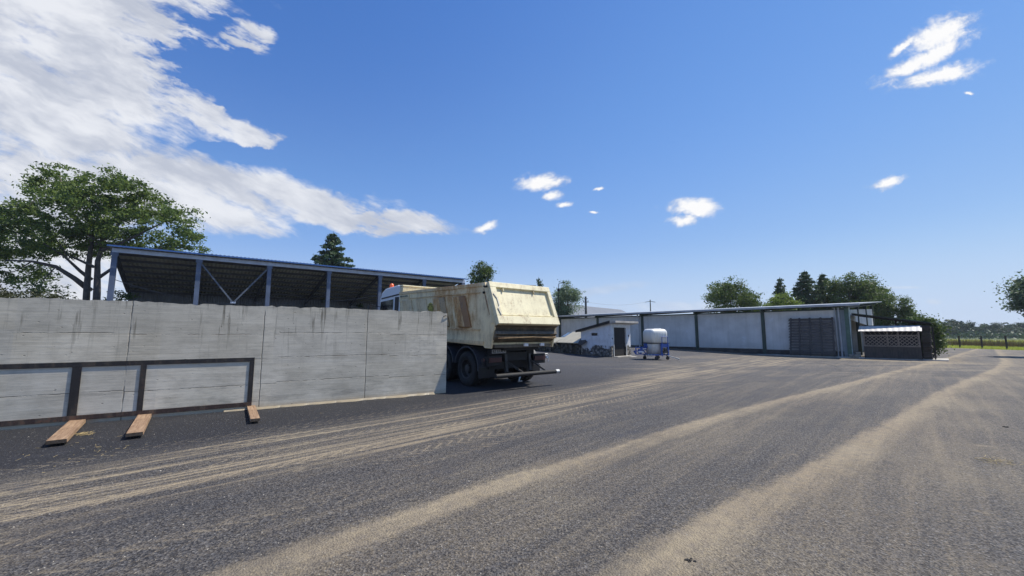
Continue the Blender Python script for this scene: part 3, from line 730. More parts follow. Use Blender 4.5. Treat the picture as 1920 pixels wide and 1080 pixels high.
for sgn in (-1, 1):
    for (a, b) in ((.34, .76), (1.60, 2.02), (2.90, 3.30), (4.08, 4.45)):
        rib(a, b, 1.76, 2.78, .40, .11, sgn*HW, sgn, .045, M['cream_rib'])
    # framing ledge below bays and lower strip
    ld = MB(); a_, b_ = sorted((sgn*HW, sgn*(HW+.035)))
    ld.box(a_, b_, -.75, 4.75, 1.70, 1.745); ld.box(a_, b_, -.95, 4.8, 1.30, 1.39); ld.box(a_, b_, -.7, 4.7, 2.80, 2.835)
    ld.build('ledge', M['cream_rib'], body_o, .006)
    # front corner plate
    cp = MB(); cp.box(a_, b_, 4.02, 4.9, 2.70, 2.795); cp.build('corner_plate', M['cream'], body_o, .005)
# rust shadow gaps beside ribs
# rear side column + tailgate posts
for sgn in (-1, 1):
    pm = MB(); x0, x1 = sorted((sgn*(HW+.045), sgn*(HW-.11)))
    pm.hexa([(x0, LIP[0]+.10, 1.92), (x1, LIP[0]+.10, 1.92), (x1, LIP[0]+.24, 1.92), (x0, LIP[0]+.24, 1.92),
             (x0, RT[0]+.02, 3.10), (x1, RT[0]+.02, 3.10), (x1, RT[0]+.17, 3.10), (x0, RT[0]+.17, 3.10)])
    pm.build('rear_post', M['cream'], body_o, .012)
    gm = MB(); xx = sgn*(HW+.048)
    gm.tube([(xx, -.93, 2.92), (xx, -1.06, 2.6), (xx, -1.12, 2.45), (xx, -1.25, 2.15)], [.006, .018, .022, .006], 6)
    gm.build('rust_gash', M['rust'], body_o)
    for (hy, hz_) in ((-1.0, 2.98), (-.97, 2.80)): hn = MB(); hn.lathe([(-.05, .0), (-.05, .035), (.05, .035), (.05, 0)], 'X', (sgn*(HW+.04), hy, hz_), 12); hn.build('hinge_pin', M['chassis'], body_o)
    pass
# tailgate
tg = MB()
tdir = Vector((0, LIP[0]-RT[0], LIP[1]-RT[1])); TL = tdir.length; tdir.normalize(); tnrm = Vector((0, tdir.z, -tdir.y)); 
if tnrm.y > 0: tnrm = -tnrm
def tp_(x, a, o): return Vector((x, RT[0], RT[1]))+tdir*(a*TL)+tnrm*o
def tbox(mb, x0, x1, a0, a1, o0, o1):
    mb.hexa([tp_(x0, a1, o0), tp_(x1, a1, o0), tp_(x1, a0, o0), tp_(x0, a0, o0), tp_(x0, a1, o1), tp_(x1, a1, o1), tp_(x1, a0, o1), tp_(x0, a0, o1)])
tw_ = HW-.02
tbox(tg, -tw_+.1, tw_-.1, .0, 1., -.04, .02)
tailg = tg.build('tailgate', M['cream_tail'], truck, .006)
tf = MB()
tbox(tf, -tw_, tw_, -.01, .125, -.045, .105)
tbox(tf, -tw_, tw_, .83, 1.02, -.045, .105)
tbox(tf, -tw_, -tw_+.22, .126, .829, -.045, .104)
tbox(tf, tw_-.15, tw_, .126, .829, -.045, .104)
tf.build('tailgate_frame', M['cream_tail'], tailg, .012)
t2 = MB(); tbox(t2, -tw_+.26, tw_-.19, .775, .80, .021, .06); tbox(t2, -.75, -.73, .13, .20, .021, .09); tbox(t2, .48, .50, .13, .20, .021, .09); tbox(t2, -.02, .02, .80, .829, .021, .08)
t2.build('stiffener', M['cream_tail'], tailg)
t3 = MB(); t3.tube([tp_(-tw_+.05, .30, .115), tp_(-tw_+.14, .42, .118), tp_(-tw_+.16, .60, .125), tp_(-tw_+.09, .66, .12), tp_(-tw_+.15, .82, .115)], .012, 6)
t3.build('release_hose', M['galv'], tailg)
# grimy chute under the lip, the lip's shadow also put into its dark colour
ch = MB()
prof = [(LIP[0]-.02, 1.865), (LIP[0]+.10, 1.80), (LIP[0]+.14, 1.74), (LIP[0]+.06, 1.70), (LIP[0]+.02, 1.62), (LIP[0]+.10, 1.56), (LIP[0]+.06, 1.53), (LIP[0]+.22, 1.40), (LIP[0]+.30, 1.36), (LIP[0]+.5, 1.36), (LIP[0]+.5, 1.86)]
ch.prism([(-HW+.03, a, b) for a, b in prof], (2*HW-.06, 0, 0))
ch.build('tailgate_chute', M['grime'], tailg, .004)
c3 = MB(); c3.box(-HW+.1, HW-.1, LIP[0]-.005, LIP[0]+.05, 1.525, 1.545); c3.bar((-HW+.08, LIP[0]-.01, 1.50), (HW*.1, LIP[0]-.03, 1.535), .03, .02); c3.bar((HW*.1, LIP[0]-.03, 1.535), (HW-.1, LIP[0]-.01, 1.49), .03, .02)
c3.build('chute_edge', M['rust_mix'], tailg)
c2 = MB(); c2.box(-HW+.12, HW-.12, -1.30, -1.18, 1.215, 1.30)
c2.build('rear_crossmember', M['grime'], truck, .008)  # dark grime colour includes the shade below the lip
for x_ in (-.05, .62): lt = MB(); lt.box(x_, x_+.16, -1.36, -1.30, 1.25, 1.335); lt.build('floor_lug', M['cabw'], body_o, .006)
# cab protection canopy at the front
cn = MB(); cn.box(-HW+.02, HW-.02, 4.72, 4.98, 3.06, 3.32); cn.box(-HW+.0, HW-.0, 4.70, 5.0, 3.32, 3.38)
cn.build('headboard', M['cream_tail'], body_o, .02)
# emblem on the left side: yellow ring with letters on black
ey, ez, er = 2.32, 2.38, .225
em = MB(); em.lathe([(-HW-.008, .0), (-HW-.008, er)], 'X', (0, ey, ez), 8); emo = em.build('emblem', M['black'], body_o)
e2 = MB()
for (r0, r1) in ((er*.86, er), (er*.70, er*.75)):
    for k in range(8):
        a, b = 2*math.pi*(k+.5)/8, 2*math.pi*(k+1.5)/8
        e2.poly([(-HW-.012, ey+r*math.cos(t), ez+r*math.sin(t)) for r, t in ((r0, a), (r1, a), (r1, b), (r0, b))])
for (q, h0, h1) in ((-.12, -.08, .06), (-.075, -.09, .09), (-.03, -.12, .11), (.015, -.05, .13), (.06, -.12, .11), (.105, -.09, .06)):
    e2.box(-HW-.014, -HW-.010, ey+q-.011, ey+q+.011, ez+h0, ez+h1)
e2.box(-HW-.014, -HW-.010, ey-.12, ey+.12, ez+.015, ez+.04); e2.box(-HW-.014, -HW-.010, ey-.09, ey+.06, ez+.095, ez+.115)
e2.build('emblem_mark', M['yellow'], emo)
MX = Matrix.Translation((-HW-.038, 4.46, 2.90)) @ Matrix.Rotation(R(-90), 4, 'Z') @ Matrix.Rotation(R(90), 4, 'X')
text_mb('MEILLER KIPPER', .10, MX, .003).build('lettering', M['greentxt'], body_o)
lp = MB(); lp.box(-HW-.032, -HW, 4.02, 4.88, 2.838, 2.965); lp.build('lettering_plate', M['cream'], body_o, .004)
# --- chassis
cs = MB()
for x_ in (-.42, .42): cs.box(x_-.05, x_+.05, -.95, 6.6, .78, 1.08)
for y_ in (-.9, -.1, .7, 1.5, 2.6, 3.8): cs.box(-.37, .37, y_-.05, y_+.05, .8, 1.05)
cs.box(-.9, .9, -.75, -.62, .55, 1.12); cs.box(-.7, .7, -.62, .3, 1.08, 1.20)
cs.lathe([(-1.0, 0), (-1.0, .09), (1.0, .09), (1.0, 0)], 'X', (0, 0, .52), 14); cs.lathe([(-1.0, 0), (-1.0, .09), (1.0, .09), (1.0, 0)], 'X', (0, 1.38, .52), 14); cs.lathe([(-1.0, 0), (-1.0, .08), (1.0, .08), (1.0, 0)], 'X', (0, 5.3, .52), 14)
cs.lathe([(-.28, 0), (-.2, .25), (.2, .25), (.28, 0)], 'X', (0, 0, .55), 16)
cs.box(-.9, -.5, 2.3, 3.6, .5, 1.0); cs.box(.5, 1.1, 2.2, 3.6, .5, 1.0)
cs.box(-.7, .7, -1.15, 4.7, 1.12, 1.30)
cs.build('chassis', M['chassis'], truck)
# --- wheels
def wheel(x, y, dual, side):
    t = MB(); W_ = .29; r = .52
    def prof_t(c): return [(c-W_/2+.03, .30), (c-W_/2, .36), (c-W_/2, .44), (c-W_/2+.04, .505), (c-W_/2+.07, r), (c-.03, r), (c-.025, r-.018), (c-.005, r-.018), (c, r), (c+W_/2-.07, r), (c+W_/2-.04, .505), (c+W_/2, .44), (c+W_/2, .36), (c+W_/2-.03, .30)]
    xo = side*(HW-.16)
    t.lathe(prof_t(xo), 'X', (0, y, r), 40)
    if dual: t.lathe(prof_t(xo-side*.34), 'X', (0, y, r), 40)
    # lugs
    for k in range(44):
        a = 2*math.pi*k/44
        for q in (-.085, .085):
            c_ = Vector((xo+q, y+math.sin(a)*r, r+math.cos(a)*r)); Mx = Matrix.Translation(c_) @ Matrix.Rotation(-a, 4, 'X')
            t.box(-.045, .045, -.022, .022, -.012, .006, Mx)
    wo_ = t.build('wheel', M['tyre'], truck, smooth=False)
    rm = MB(); e = side*(W_/2)
    if dual: pr = [(xo+e-side*.02, .30), (xo+e-side*.03, .275), (xo+e-side*.16, .26), (xo+e-side*.20, .17), (xo+e-side*.19, .13), (xo+e-side*.05, .12), (xo+e-side*.04, .0)]
    else: pr = [(xo+e-side*.02, .30), (xo+e-side*.03, .275), (xo+e-side*.05, .24), (xo+e+side*.02, .15), (xo+e+side*.05, .10), (xo+e+side*.05, 0)]
    rm.lathe(pr, 'X', (0, y, r), 32)
    for k in range(10):
        a = 2*math.pi*k/10; rm.lathe([(xo+e-side*.20, .0), (xo+e-side*.20, .018), (xo+e-side*.14, .018), (xo+e-side*.14, 0)], 'X', (0, y+.15*math.cos(a), r+.15*math.sin(a)), 6)
    rm.build('rim', M['rim'], wo_)
for sd in (-1, 1):
    wheel(0, 0, True, sd); wheel(0, 1.38, True, sd); wheel(0, 5.3, False, sd)
# mudguards
for sd in (-1, 1):
    for yc in (0, 1.38):
        g = MB(); x0, x1 = sd*(HW-.02), sd*(HW-.62); n_ = 18; r0, r1 = .62, .655
        a0, a1 = (R(-5), R(172)) if yc == 0 else (R(8), R(185))
        for k in range(n_):
            A0 = a0+(a1-a0)*k/n_; A1 = a0+(a1-a0)*(k+1)/n_
            # angle measured from the rear (-y)
            def q(x, r, a): return (x, yc-math.cos(a)*r, .56+math.sin(a)*r*.98)
            xs_ = sorted((x0, x1))
            g.hexa([q(xs_[0], r0, A0), q(xs_[1], r0, A0), q(xs_[1], r0, A1), q(xs_[0], r0, A1), q(xs_[0], r1, A0), q(xs_[1], r1, A0), q(xs_[1], r1, A1), q(xs_[0], r1, A1)])
        g.build('mudguard', M['guard'], truck)
    fl = MB(); x0, x1 = sorted((sd*(HW-.02), sd*(HW-.60))); fl.box(x0, x1, -.70, -.68, .30, .60); fl.build('mud_flap', M['black'], truck)
# rear lamps, brackets, plate
for sd in (-1, 1):
    x0, x1 = sorted((sd*(HW-.10), sd*(HW-.62)))
    lb_ = MB(); lb_.box(x0, x1, -1.02, -.94, .68, .98); lb_.box(x0+.04, x1-.04, -.94, -.72, .84, .92); lbo = lb_.build('lamp_bracket', M['chassis'], truck, .008)
    r_ = MB(); r_.box(x0+.03, x1-.03, -1.06, -1.021, .78, .92); tag(r_.build('tail_lamp', M['red'], lbo, .008))
    r2 = MB(); r2.lathe([(-1.075, 0), (-1.075, .045), (-1.02, .05)], 'Y', (0, 0, 0), 14); 
    o_ = r2.build('marker_lamp', M['cabw'] if sd > 0 else M['red'], lbo); o_.location = (sd*(HW+.03), .08, .86)
    a_ = MB(); a_.tube([(sd*(HW-.12), -.98, .95), (sd*(HW+.02), -1.0, .97), (sd*(HW+.08), -1.0, .90), (sd*(HW+.06), -1.0, .72)], .018, 6); a_.build('lamp_arm', M['galv'] if sd > 0 else M['chassis'], lbo)
pm = MB(); pm.box(-1.02, -.50, -1.045, -1.03, 1.04, 1.15); po = pm.build('number_plate', M['plate'], truck, .003)
MX = Matrix.Translation((-.76, -1.047, 1.095)) @ Matrix.Rotation(R(90), 4, 'X')
text_mb('BZ 53 ALX', .105, MX, .002, bold=True).build('plate_lettering', M['black'], po)
pb = MB(); pb.box(-1.06, -.46, -1.03, -.98, 1.02, 1.17); pb.build('plate_holder', M['chassis'], truck)
# underride bar
ub = MB(); ub.tube([(-1.22, -1.50, .45), (1.32, -1.50, .45)], .062, 14); ubo = ub.build('underride_bar', M['chassis'], truck, smooth=False)
ue = MB(); ue.tube([(1.14, -1.50, .45), (1.28, -1.50, .45)], .066, 14); tag(ue.build('sunlit_bar_tip', M['galv'], ubo))  # paler metal on the bar end paints its sunlit tip
us = MB()
for x_ in (-.45, .5):
    us.bar((x_, -.95, 1.0), (x_, -1.02, .48), .07, .09); us.bar((x_, -.95, .82), (x_+.28, -1.48, .47), .04, .05); us.bar((x_, -1.02, .47), (x_, -1.46, .45), .06, .06)
us.build('bar_strut', M['rim'], ubo)
dh = MB(); dh.tube([(.1, -1.0, .30), (-.05, -1.12, .18), (.02, -1.2, .20)], .025, 6); dh.build('hook', M['galv'], truck)
# --- cab
cb = MB()
cw2 = 1.18; yb, yf = 5.06, 7.2
sec = [(yb, .75), (yf+.15, .75), (yf+.12, 1.75), (yf-.08, 2.92), (yf-.22, 3.16), (yf-.62, 3.34), (yb+.3, 3.42), (yb, 3.38)]
cb.prism([(-cw2, a, b) for a, b in sec], (2*cw2, 0, 0))
cabo = cb.build('cab', M['cabw'], truck, .06)
for sd in (-1, 1):
    gm = MB(); x0 = sd*(cw2+.004); x1 = sd*(cw2+.012); a_, b_ = sorted((x0, x1))
    lp_ = [(a_, yb+.62, 1.80), (a_, yf-.02, 1.80), (a_, yf-.2, 2.76), (a_, yb+.62, 2.84)]; gm.prism(lp_, (b_-a_, 0, 0)); gm.build('side_window', M['glass'], cabo)
    g2 = MB(); g2.prism([(a_, yb+.08, 1.70), (a_, yb+.46, 1.70), (a_, yb+.46, 2.92), (a_, yb+.08, 2.92)], (b_-a_, 0, 0)); g2.build('side_panel', M['black'], cabo)
    g3 = MB(); g3.prism([(a_, yb+.05, 2.99), (a_, yf-.24, 2.87), (a_, yf-.26, 2.93), (a_, yb+.05, 3.05)], (b_-a_, 0, 0)); g3.build('window_trim', M['black'], cabo)
    mr = MB(); mr.tube([(sd*cw2, yf-.1, 2.55), (sd*(cw2+.35), yf+.1, 2.62)], .02, 6); mr.box(*sorted((sd*(cw2+.3), sd*(cw2+.42))), yf+.03, yf+.2, 1.9, 2.6); mr.build('wing_mirror', M['black'], cabo)
ws = MB(); ws.hexa([(-1.05, yf+.10, 1.85), (1.05, yf+.10, 1.85), (1.05, yf+.12, 1.85), (-1.05, yf+.12, 1.85), (-1.0, yf-.08, 2.80), (1.0, yf-.08, 2.80), (1.0, yf-.05, 2.80), (-1.0, yf-.05, 2.80)]); ws.build('windscreen', M['glass'], cabo)
bc = MB(); bc.lathe([(0, .06), (.06, .06), (.07, .10), (.24, .09), (.29, .05), (.30, 0)], 'Z', (-.90, yf-.62, 3.28), 14); tag(bc.build('beacon', M['orange'], cabo))

# ------------------------------------------------------------------ open steel shed behind the wall
SY = 26.; S0 = Vector((-.995*SY, SY, 0)); sdir = Vector((.133, .102, 0)).normalized(); snor = Vector((-sdir.y, sdir.x, 0)); SP = .1676*SY
SRT = math.atan2(sdir.y, sdir.x); g0 = .62
shed = empty('open_shed', (S0.x, S0.y, 0), SRT)
tag(shed, 'long open-fronted steel shed with blue roof and grey posts behind the concrete wall', 'shed')
SL = SP*6+.35; SD_ = 9.0; ZF, ZBk = 7.05, 4.95
def rz(y): return ZF+(ZBk-ZF)*y/SD_
cr = MB(); per = .25; n_ = int(SL/per*4)+1; b0 = 0
ofs = [0, .035, .035, 0]
xs_ = []; 
for i in range(n_+1):
    xs_.append((-.3+per*i/4, ofs[i % 4]))
for (yy) in (-.45, SD_+.4):
    for (x_, o_) in xs_: cr.v.append((x_, yy, rz(yy)+.12+o_))
m_ = len(xs_)
for i in range(m_-1): cr.f.append((i, i+1, m_+i+1, m_+i)); cr.mi.append(0)
b0 = len(cr.v)
for (yy) in (-.45, SD_+.4):
    for (x_, o_) in xs_: cr.v.append((x_, yy, rz(yy)+.125+o_))
for i in range(m_-1): cr.f.append((b0+i, b0+m_+i, b0+m_+i+1, b0+i+1)); cr.mi.append(1)
cr.build('roof', [M['sheet_under'], M['roof_blue']], shed)
pr_ = MB(); 
for k in range(8):
    yy = .75+k*1.12; pr_.box(.0, SL-.2, yy, yy+.05, rz(yy)-.06, rz(yy)+.115)
pr_.build('purlins', M['dark_steel'], shed)
eb = MB(); eb.box(-.15, SL-.15, -.12, .10, ZF-.17, ZF+.10); eb.build('eaves_beam', M['beam_light'], shed)
for k in range(7):
    po_ = MB(); x_ = k*SP; w_ = .14
    po_.box(x_-w_, x_+w_, -.14, .14, .3, ZF-.18); po_.box(x_-w_-.05, x_+w_+.05, -.155, -.141, ZF-.40, ZF-.18)
    po_.build('post', M['steel_blue'], shed)
    ra = MB(); ra.bar((x_, .12, ZF-.22), (x_, SD_, rz(SD_)-.20), .16, .30); ra.build('rafter', M['dark_steel'], shed)
    bp = MB(); bp.box(x_-.1, x_+.1, SD_-.1, SD_+.1, .3, rz(SD_)-.30); bp.build('back_post', M['dark_steel'], shed)
bz = 3.95
for (a, b) in (((SP+.14, ZF-.45), (SP*1.5-.05, bz)), ((SP*2-.14, ZF-.45), (SP*1.5+.05, bz))):
    q = MB(); q.bar((a[0], -.02, a[1]), (b[0], -.02, b[1]), .10, .10); q.build('brace', M['brace'], shed)
q = MB(); q.box(SP*1.5-.16, SP*1.5+.16, -.06, .04, bz-.1, bz+.03); q.build('brace_plate', M['beam_light'], shed)
q = MB()
for k in (0, 2, 3, 4, 5): q.bar((SP*k+.1, 1., rz(1.)-.18), (SP*(k+1)-.1, SD_-1, rz(SD_-1)-.18), .03, .03); q.bar((SP*(k+1)-.1, 1., rz(1.)-.18), (SP*k+.1, SD_-1, rz(SD_-1)-.18), .03, .03)
q.build('tie_rods', M['dark_steel'], shed)
bw = MB(); n_ = int(SL/per*4)
for i in range(n_):
    xa_, oa = -.1+per*i/4, ofs[i % 4]; xb_, ob = -.1+per*(i+1)/4, ofs[(i+1) % 4]
    bw.poly([(xa_, SD_+.12+oa, .3), (xb_, SD_+.12+ob, .3), (xb_, SD_+.12+ob, rz(SD_)+.10), (xa_, SD_+.12+oa, rz(SD_)+.10)])
bw.build('back_wall', mat('dull_sheet_wall', (.13, .14, .15), .6, 0., .2, 1.), shed)
gt = MB(); gt.box(-.35, SL-.0, -.56, -.46, ZF+.13, ZF+.22); gt.build('roof_trim', M['roof_blue'], shed)
# cable slung along the shed
cbm = MB(); pts = []
Pc = [at(205, 521, 26.2), at(352, 561, 29), at(470, 565, 31.5), at(560, 564, 33.5), at(712, 553, 37.)]
for i in range(len(Pc)-1):
    for k in range(6):
        t = k/6; v = Pc[i].lerp(Pc[i+1], t); v.z -= .25*math.sin(math.pi*t)*(1 if i else .4); pts.append(v)
pts.append(Pc[-1]); cbm.tube(pts, .022, 5); tag(cbm.build('hanging_cable', M['wire']), 'thin grey cable sagging along the front of the open shed', 'cable')

# ------------------------------------------------------------------ long warehouse
H0 = Vector((22.75, 27.6, 0)); hd = Vector((-.688, .726, 0)).normalized(); HP = 5.04
# local frame: +X along hd (away to the left), +Y = away from camera side (back)
hb_ = Vector((hd.y, -hd.x, 0)); wh = empty('warehouse', (H0.x, H0.y, 0), math.atan2(hd.y, hd.x))
tag(wh, 'long low warehouse with whitish cladding, dark green posts and a flat pitched roof', 'warehouse')
# in this frame local +Y = (-hd.y, hd.x) points to camera-left/front, so the back is -Y
BK = -15.; HZ = 3.5; NB = 6
def hrz(y): return HZ+.05+(-y)*.062
for k in range(NB):
    x0, x1 = k*HP+.12, (k+1)*HP-.12; q = MB()
    if k == 0: x0 += .45
    q.box(x0, x1, -.10, -.04, .42+k*.03, HZ-.26-.0*k); q.build('cladding_panel', M['wh_panel'], wh)
for k in range(NB+1):
    q = MB(); x_ = k*HP; zb_ = -.1
    q.box(x_-.11, x_+.11, -.16, -.145, 0, HZ-.05); q.box(x_-.11, x_+.11, .03, .045, 0, HZ-.05); q.box(x_-.012, x_+.012, -.145, .03, 0, HZ-.05)
    q.build('post', M['wh_green'] if k else M['wh_green_l'], wh)
q = MB(); q.box(.3, NB*HP, -.13, -.02, -.1, .41); q.build('plinth', M['plinth'], wh)
q = MB(); q.box(-.1, NB*HP, -.11, .0, HZ-.255, HZ-.16); q.build('top_rail', M['wh_green'], wh)
# roof sheet sloping up to the back, with fascia
q = MB(); q.hexa([(-.75, BK, hrz(BK)), (NB*HP+.5, BK, hrz(BK)), (NB*HP+.5, .5, hrz(.5)), (-.75, .5, hrz(.5)), (-.75, BK, hrz(BK)+.06), (NB*HP+.5, BK, hrz(BK)+.06), (NB*HP+.5, .5, hrz(.5)+.06), (-.75, .5, hrz(.5)+.06)])
rfo = q.build('roof', M['wh_green'], wh)
q = MB(); q.hexa([(-.78, BK-.02, hrz(BK)+.062), (NB*HP+.5, BK-.02, hrz(BK)+.062), (NB*HP+.5, .52, hrz(.5)+.062), (-.78, .52, hrz(.5)+.062), (-.78, BK-.02, hrz(BK)+.10), (NB*HP+.5, BK-.02, hrz(BK)+.10), (NB*HP+.5, .52, hrz(.5)+.10), (-.78, .52, hrz(.5)+.10)])
q.build('roof_sheet', M['wh_roof'], rfo)
q = MB(); q.box(-.79, NB*HP+.5, .52, .60, hrz(.5)-.06, hrz(.5)+.10); q.build('gutter', M['wh_roof'], rfo, .02)
q = MB()
for k in range(NB+1): q.bar((k*HP, .4, hrz(.4)-.12), (k*HP, BK, hrz(BK)-.12), .10, .20)
for y_ in (-3, -6, -9, -12): q.box(-.6, NB*HP, y_-.04, y_+.04, hrz(y_)-.13, hrz(y_)-.002)
q.build('rafters', M['wh_green'], wh)
# near end: grey corner pipes, green column, white gable sheet
q = MB(); q.tube([(.42, .0, 0), (.42, .0, HZ-.1)], .06, 8); q.tube([(.62, .02, 0), (.62, .02, HZ-.1)], .04, 8); q.build('corner_pipe', M['wh_roof'], wh)
q = MB(); q.box(.12, .56, -.10, -.05, .05, HZ-.26); q.build('corner_sheet', mat('grey_corner_sheet', (.22, .26, .27), .6, 0., .15, 2.), wh)
q = MB(); q.box(-.16, -.12, -.32, .04, .0, HZ-.1); q.build('end_pilaster', mat('pale_green_trim', (.42, .50, .46), .6, 0., .2, 2.), wh)
q = MB(); q.hexa([(-.05, BK+.2, 2.2), (.0, BK+.2, 2.2), (.0, -.4, 2.6), (-.05, -.4, 2.6), (-.05, BK+.2, 3.9), (.0, BK+.2, 3.9), (.0, -.4, HZ-.25), (-.05, -.4, HZ-.25)]); q.build('gable_sheet', M['wh_panel'], wh)
for y_ in (-5, -10, BK+.1): 
    q = MB(); q.box(-.12, .1, y_-.08, y_+.08, 0, hrz(y_)-.22); q.build('end_post', M['wh_green'], wh)
q = MB(); q.box(.02, NB*HP, BK+.05, BK+.12, 0, 3.4); q.build('back_wall', M['wh_panel'], wh)
# downpipe
xp = 3*HP+.30; q = MB(); q.tube([(xp, .45, hrz(.4)), (xp, .10, HZ-.4), (xp, .08, .15)], .05, 8); q.build('downpipe', M['wh_roof'], wh)
q = MB(); q.box(-.75, 5.5, .05, .45, -.05, .075); o = q.build('concrete_kerb', M['conc'], wh)
# narrow pale dusty apron of concrete further along the wall
# ---- leaning slat panel
x0, x1 = .70, 3.35
sp_ = empty('slatted_panel', (H0+hd*0).to_tuple(), math.atan2(hd.y, hd.x))
tag(sp_, 'large weathered grey slatted wooden panel leaning on the warehouse wall', 'panel')
q = MB(); zt_ = 2.72; n_ = 13
for k in range(n_):
    z0_ = .12+(zt_-.12)*k/n_; z1_ = z0_+(zt_-.12)/n_-.03; yy0 = .50-.34*z0_/zt_; yy1 = .50-.34*z1_/zt_; jj = random.Random(k).uniform(-.03, .03)
    q.hexa([(x0+jj, yy0-.02, z0_), (x1+jj+.02, yy0-.02, z0_), (x1+jj+.02, yy0, z0_), (x0+jj, yy0, z0_), (x0+.0+jj, yy1-.02, z1_), (x1-.1+jj, yy1-.02, z1_), (x1-.1+jj, yy1, z1_), (x0+.0+jj, yy1, z1_)])
q.build('slats', M['slat'], sp_)
for f in (0., .27, .53, .78, 1.):
    q = MB(); a = x0+.06+(x1-x0-.14)*f; b = x0+.06+(x1-x0-.24)*f
    q.bar((a, .53, .08), (b, .53-.34, zt_+.03), .11, .035, up=(0, 1, 0)); q.build('batten', M['slat_frame'], sp_)
for z_ in (.2, 2.68): q = MB(); q.bar((x0, .535-.34*z_/zt_, z_), (x1-.02, .535-.34*z_/zt_, z_), .09, .03, up=(0, 0, 1)); q.build('cross_rail', M['slat_frame'], sp_)

# ---- hutch with lattice, tin awning; lean-to
hu = empty('lattice_hutch', (H0.x, H0.y, 0), math.atan2(hd.y, hd.x))
tag(hu, 'dark wooden hutch with lattice front and white tin awning beside the warehouse end', 'hutch')
xa0, xb0 = -.75, -3.42; yfr = .15; ybk = -1.3
q = MB(); q.box(xb0, xa0, yfr-.05, yfr, .02, .78); q.box(xb0, xb0+.05, ybk, yfr-.051, .02, 1.75); q.box(xa0-.05, xa0, ybk, yfr-.051, .02, 1.75); q.box(xb0+.05, xa0-.05, ybk, ybk+.05, .02, 1.75)
q.build('boards', M['hutch'], hu)
q = MB()
cells = [(xb0+.08, -2.48), (-2.42, -1.98), (-1.92, xa0-.08)]
for (c0, c1) in cells:
    n_ = max(3, int((c1-c0)/.21)); zz0, zz1 = .86, 1.46
    for k in range(-int((zz1-zz0)/.21)-1, n_+1):
        for sg in (1, -1):
            xs0 = c0+k*.21 if sg > 0 else c0+(k)*.21+(zz1-zz0)
            # clip line x = xs0 + sg*(z-zz0)
            za, zb2 = zz0, zz1
            xa1, xb1 = xs0, xs0+sg*(zz1-zz0)
            def clipz(x): return zz0+(x-xs0)/sg
            if sg > 0:
                if xa1 < c0: za = clipz(c0); xa1 = c0
                if xb1 > c1: zb2 = clipz(c1); xb1 = c1
            else:
                if xa1 > c1: za = clipz(c1); xa1 = c1
                if xb1 < c0: zb2 = clipz(c0); xb1 = c0
            if zb2-za < .03: continue
            yy = yfr-.015 if sg > 0 else yfr+.0
            q.bar((xa1, yy, za), (xb1, yy, zb2), .013, .022, up=(0, 1, 0)) if False else q.bar((xa1, yy, za), (xb1, yy, zb2), .042, .012, up=(0, 1, 0))
q.build('lattice', M['lath'], hu)
q = MB()
for z_ in (.82, 1.50): q.box(xb0, xa0, yfr-.03, yfr+.025, z_-.035, z_+.035)
for x_ in (xb0+.05, -2.45, -1.95, xa0-.05): q.box(x_-.035, x_+.035, yfr-.029, yfr+.028, .785, 1.72)
for k in range(11):
    x_ = xb0+.15+k*.23; sgx = .12 if k > 5 else -.12; q.bar((x_, yfr, 1.54), (x_+sgx, yfr, 1.72), .02, .02)
q.build('frame', M['lath'], hu)
q = MB(); q.box(xb0+.06, xa0-.06, yfr-.95, yfr-.90, .1, 1.7); q.build('inner_dark_sheet', M['darkwood'], hu)  # near-black sheet added behind the lattice, stands in for the unlit inside
q = MB(); n_ = 22
for k in range(n_):
    a = xb0-.12+(xa0-xb0+.3)*k/n_; b = xb0-.12+(xa0-xb0+.3)*(k+1)/n_; o0, o1 = (.012*(k % 2), .012*((k+1) % 2))
    q.hexa([(a, yfr+.30, 1.76+o0), (b, yfr+.30, 1.76+o1), (b, yfr-.42, 2.10+o1), (a, yfr-.42, 2.10+o0), (a, yfr+.30, 1.77+o0), (b, yfr+.30, 1.77+o1), (b, yfr-.42, 2.11+o1), (a, yfr-.42, 2.11+o0)])
q.build('tin_awning', M['whitetin'], hu)
q = MB(); q.box(xb0-.02, xa0, ybk, yfr-.44, 1.99, 2.05); q.build('roof_boards', M['darkwood'], hu)
# timber stack to the right of the hutch
ts = empty('timber_stack', (H0.x, H0.y, 0), math.atan2(hd.y, hd.x)); tag(ts, 'dark stack of laths piled between the hutch and the green bush', 'timber stack')
q = MB(); rr = random.Random(5)
for k in range(26):
    z_ = .10+k*.078; j = rr.uniform(-.08, .08); q.box(xb0-.46+j*.5, xb0-.06, -1.9+j, -.05+rr.uniform(-.15, .12), z_, z_+.055)
q.build('laths', M['hutch'], ts)
q = MB()
for (x_, y_) in ((-3.98, -.1), (-3.98, -1.8)):
    q = MB(); q.box(x_-.03, x_+.03, y_-.03, y_+.03, 0, 2.0); q.build('stake', M['darkwood'], ts)
q = MB(); q.box(xb0-1.1, xb0-.02, -2.6, .35, -.03, .06); q.box(xb0-.02, xa0+.1, -1.6, .3, -.03, .04); tag(q.build('concrete_pad', M['conc'], ts))
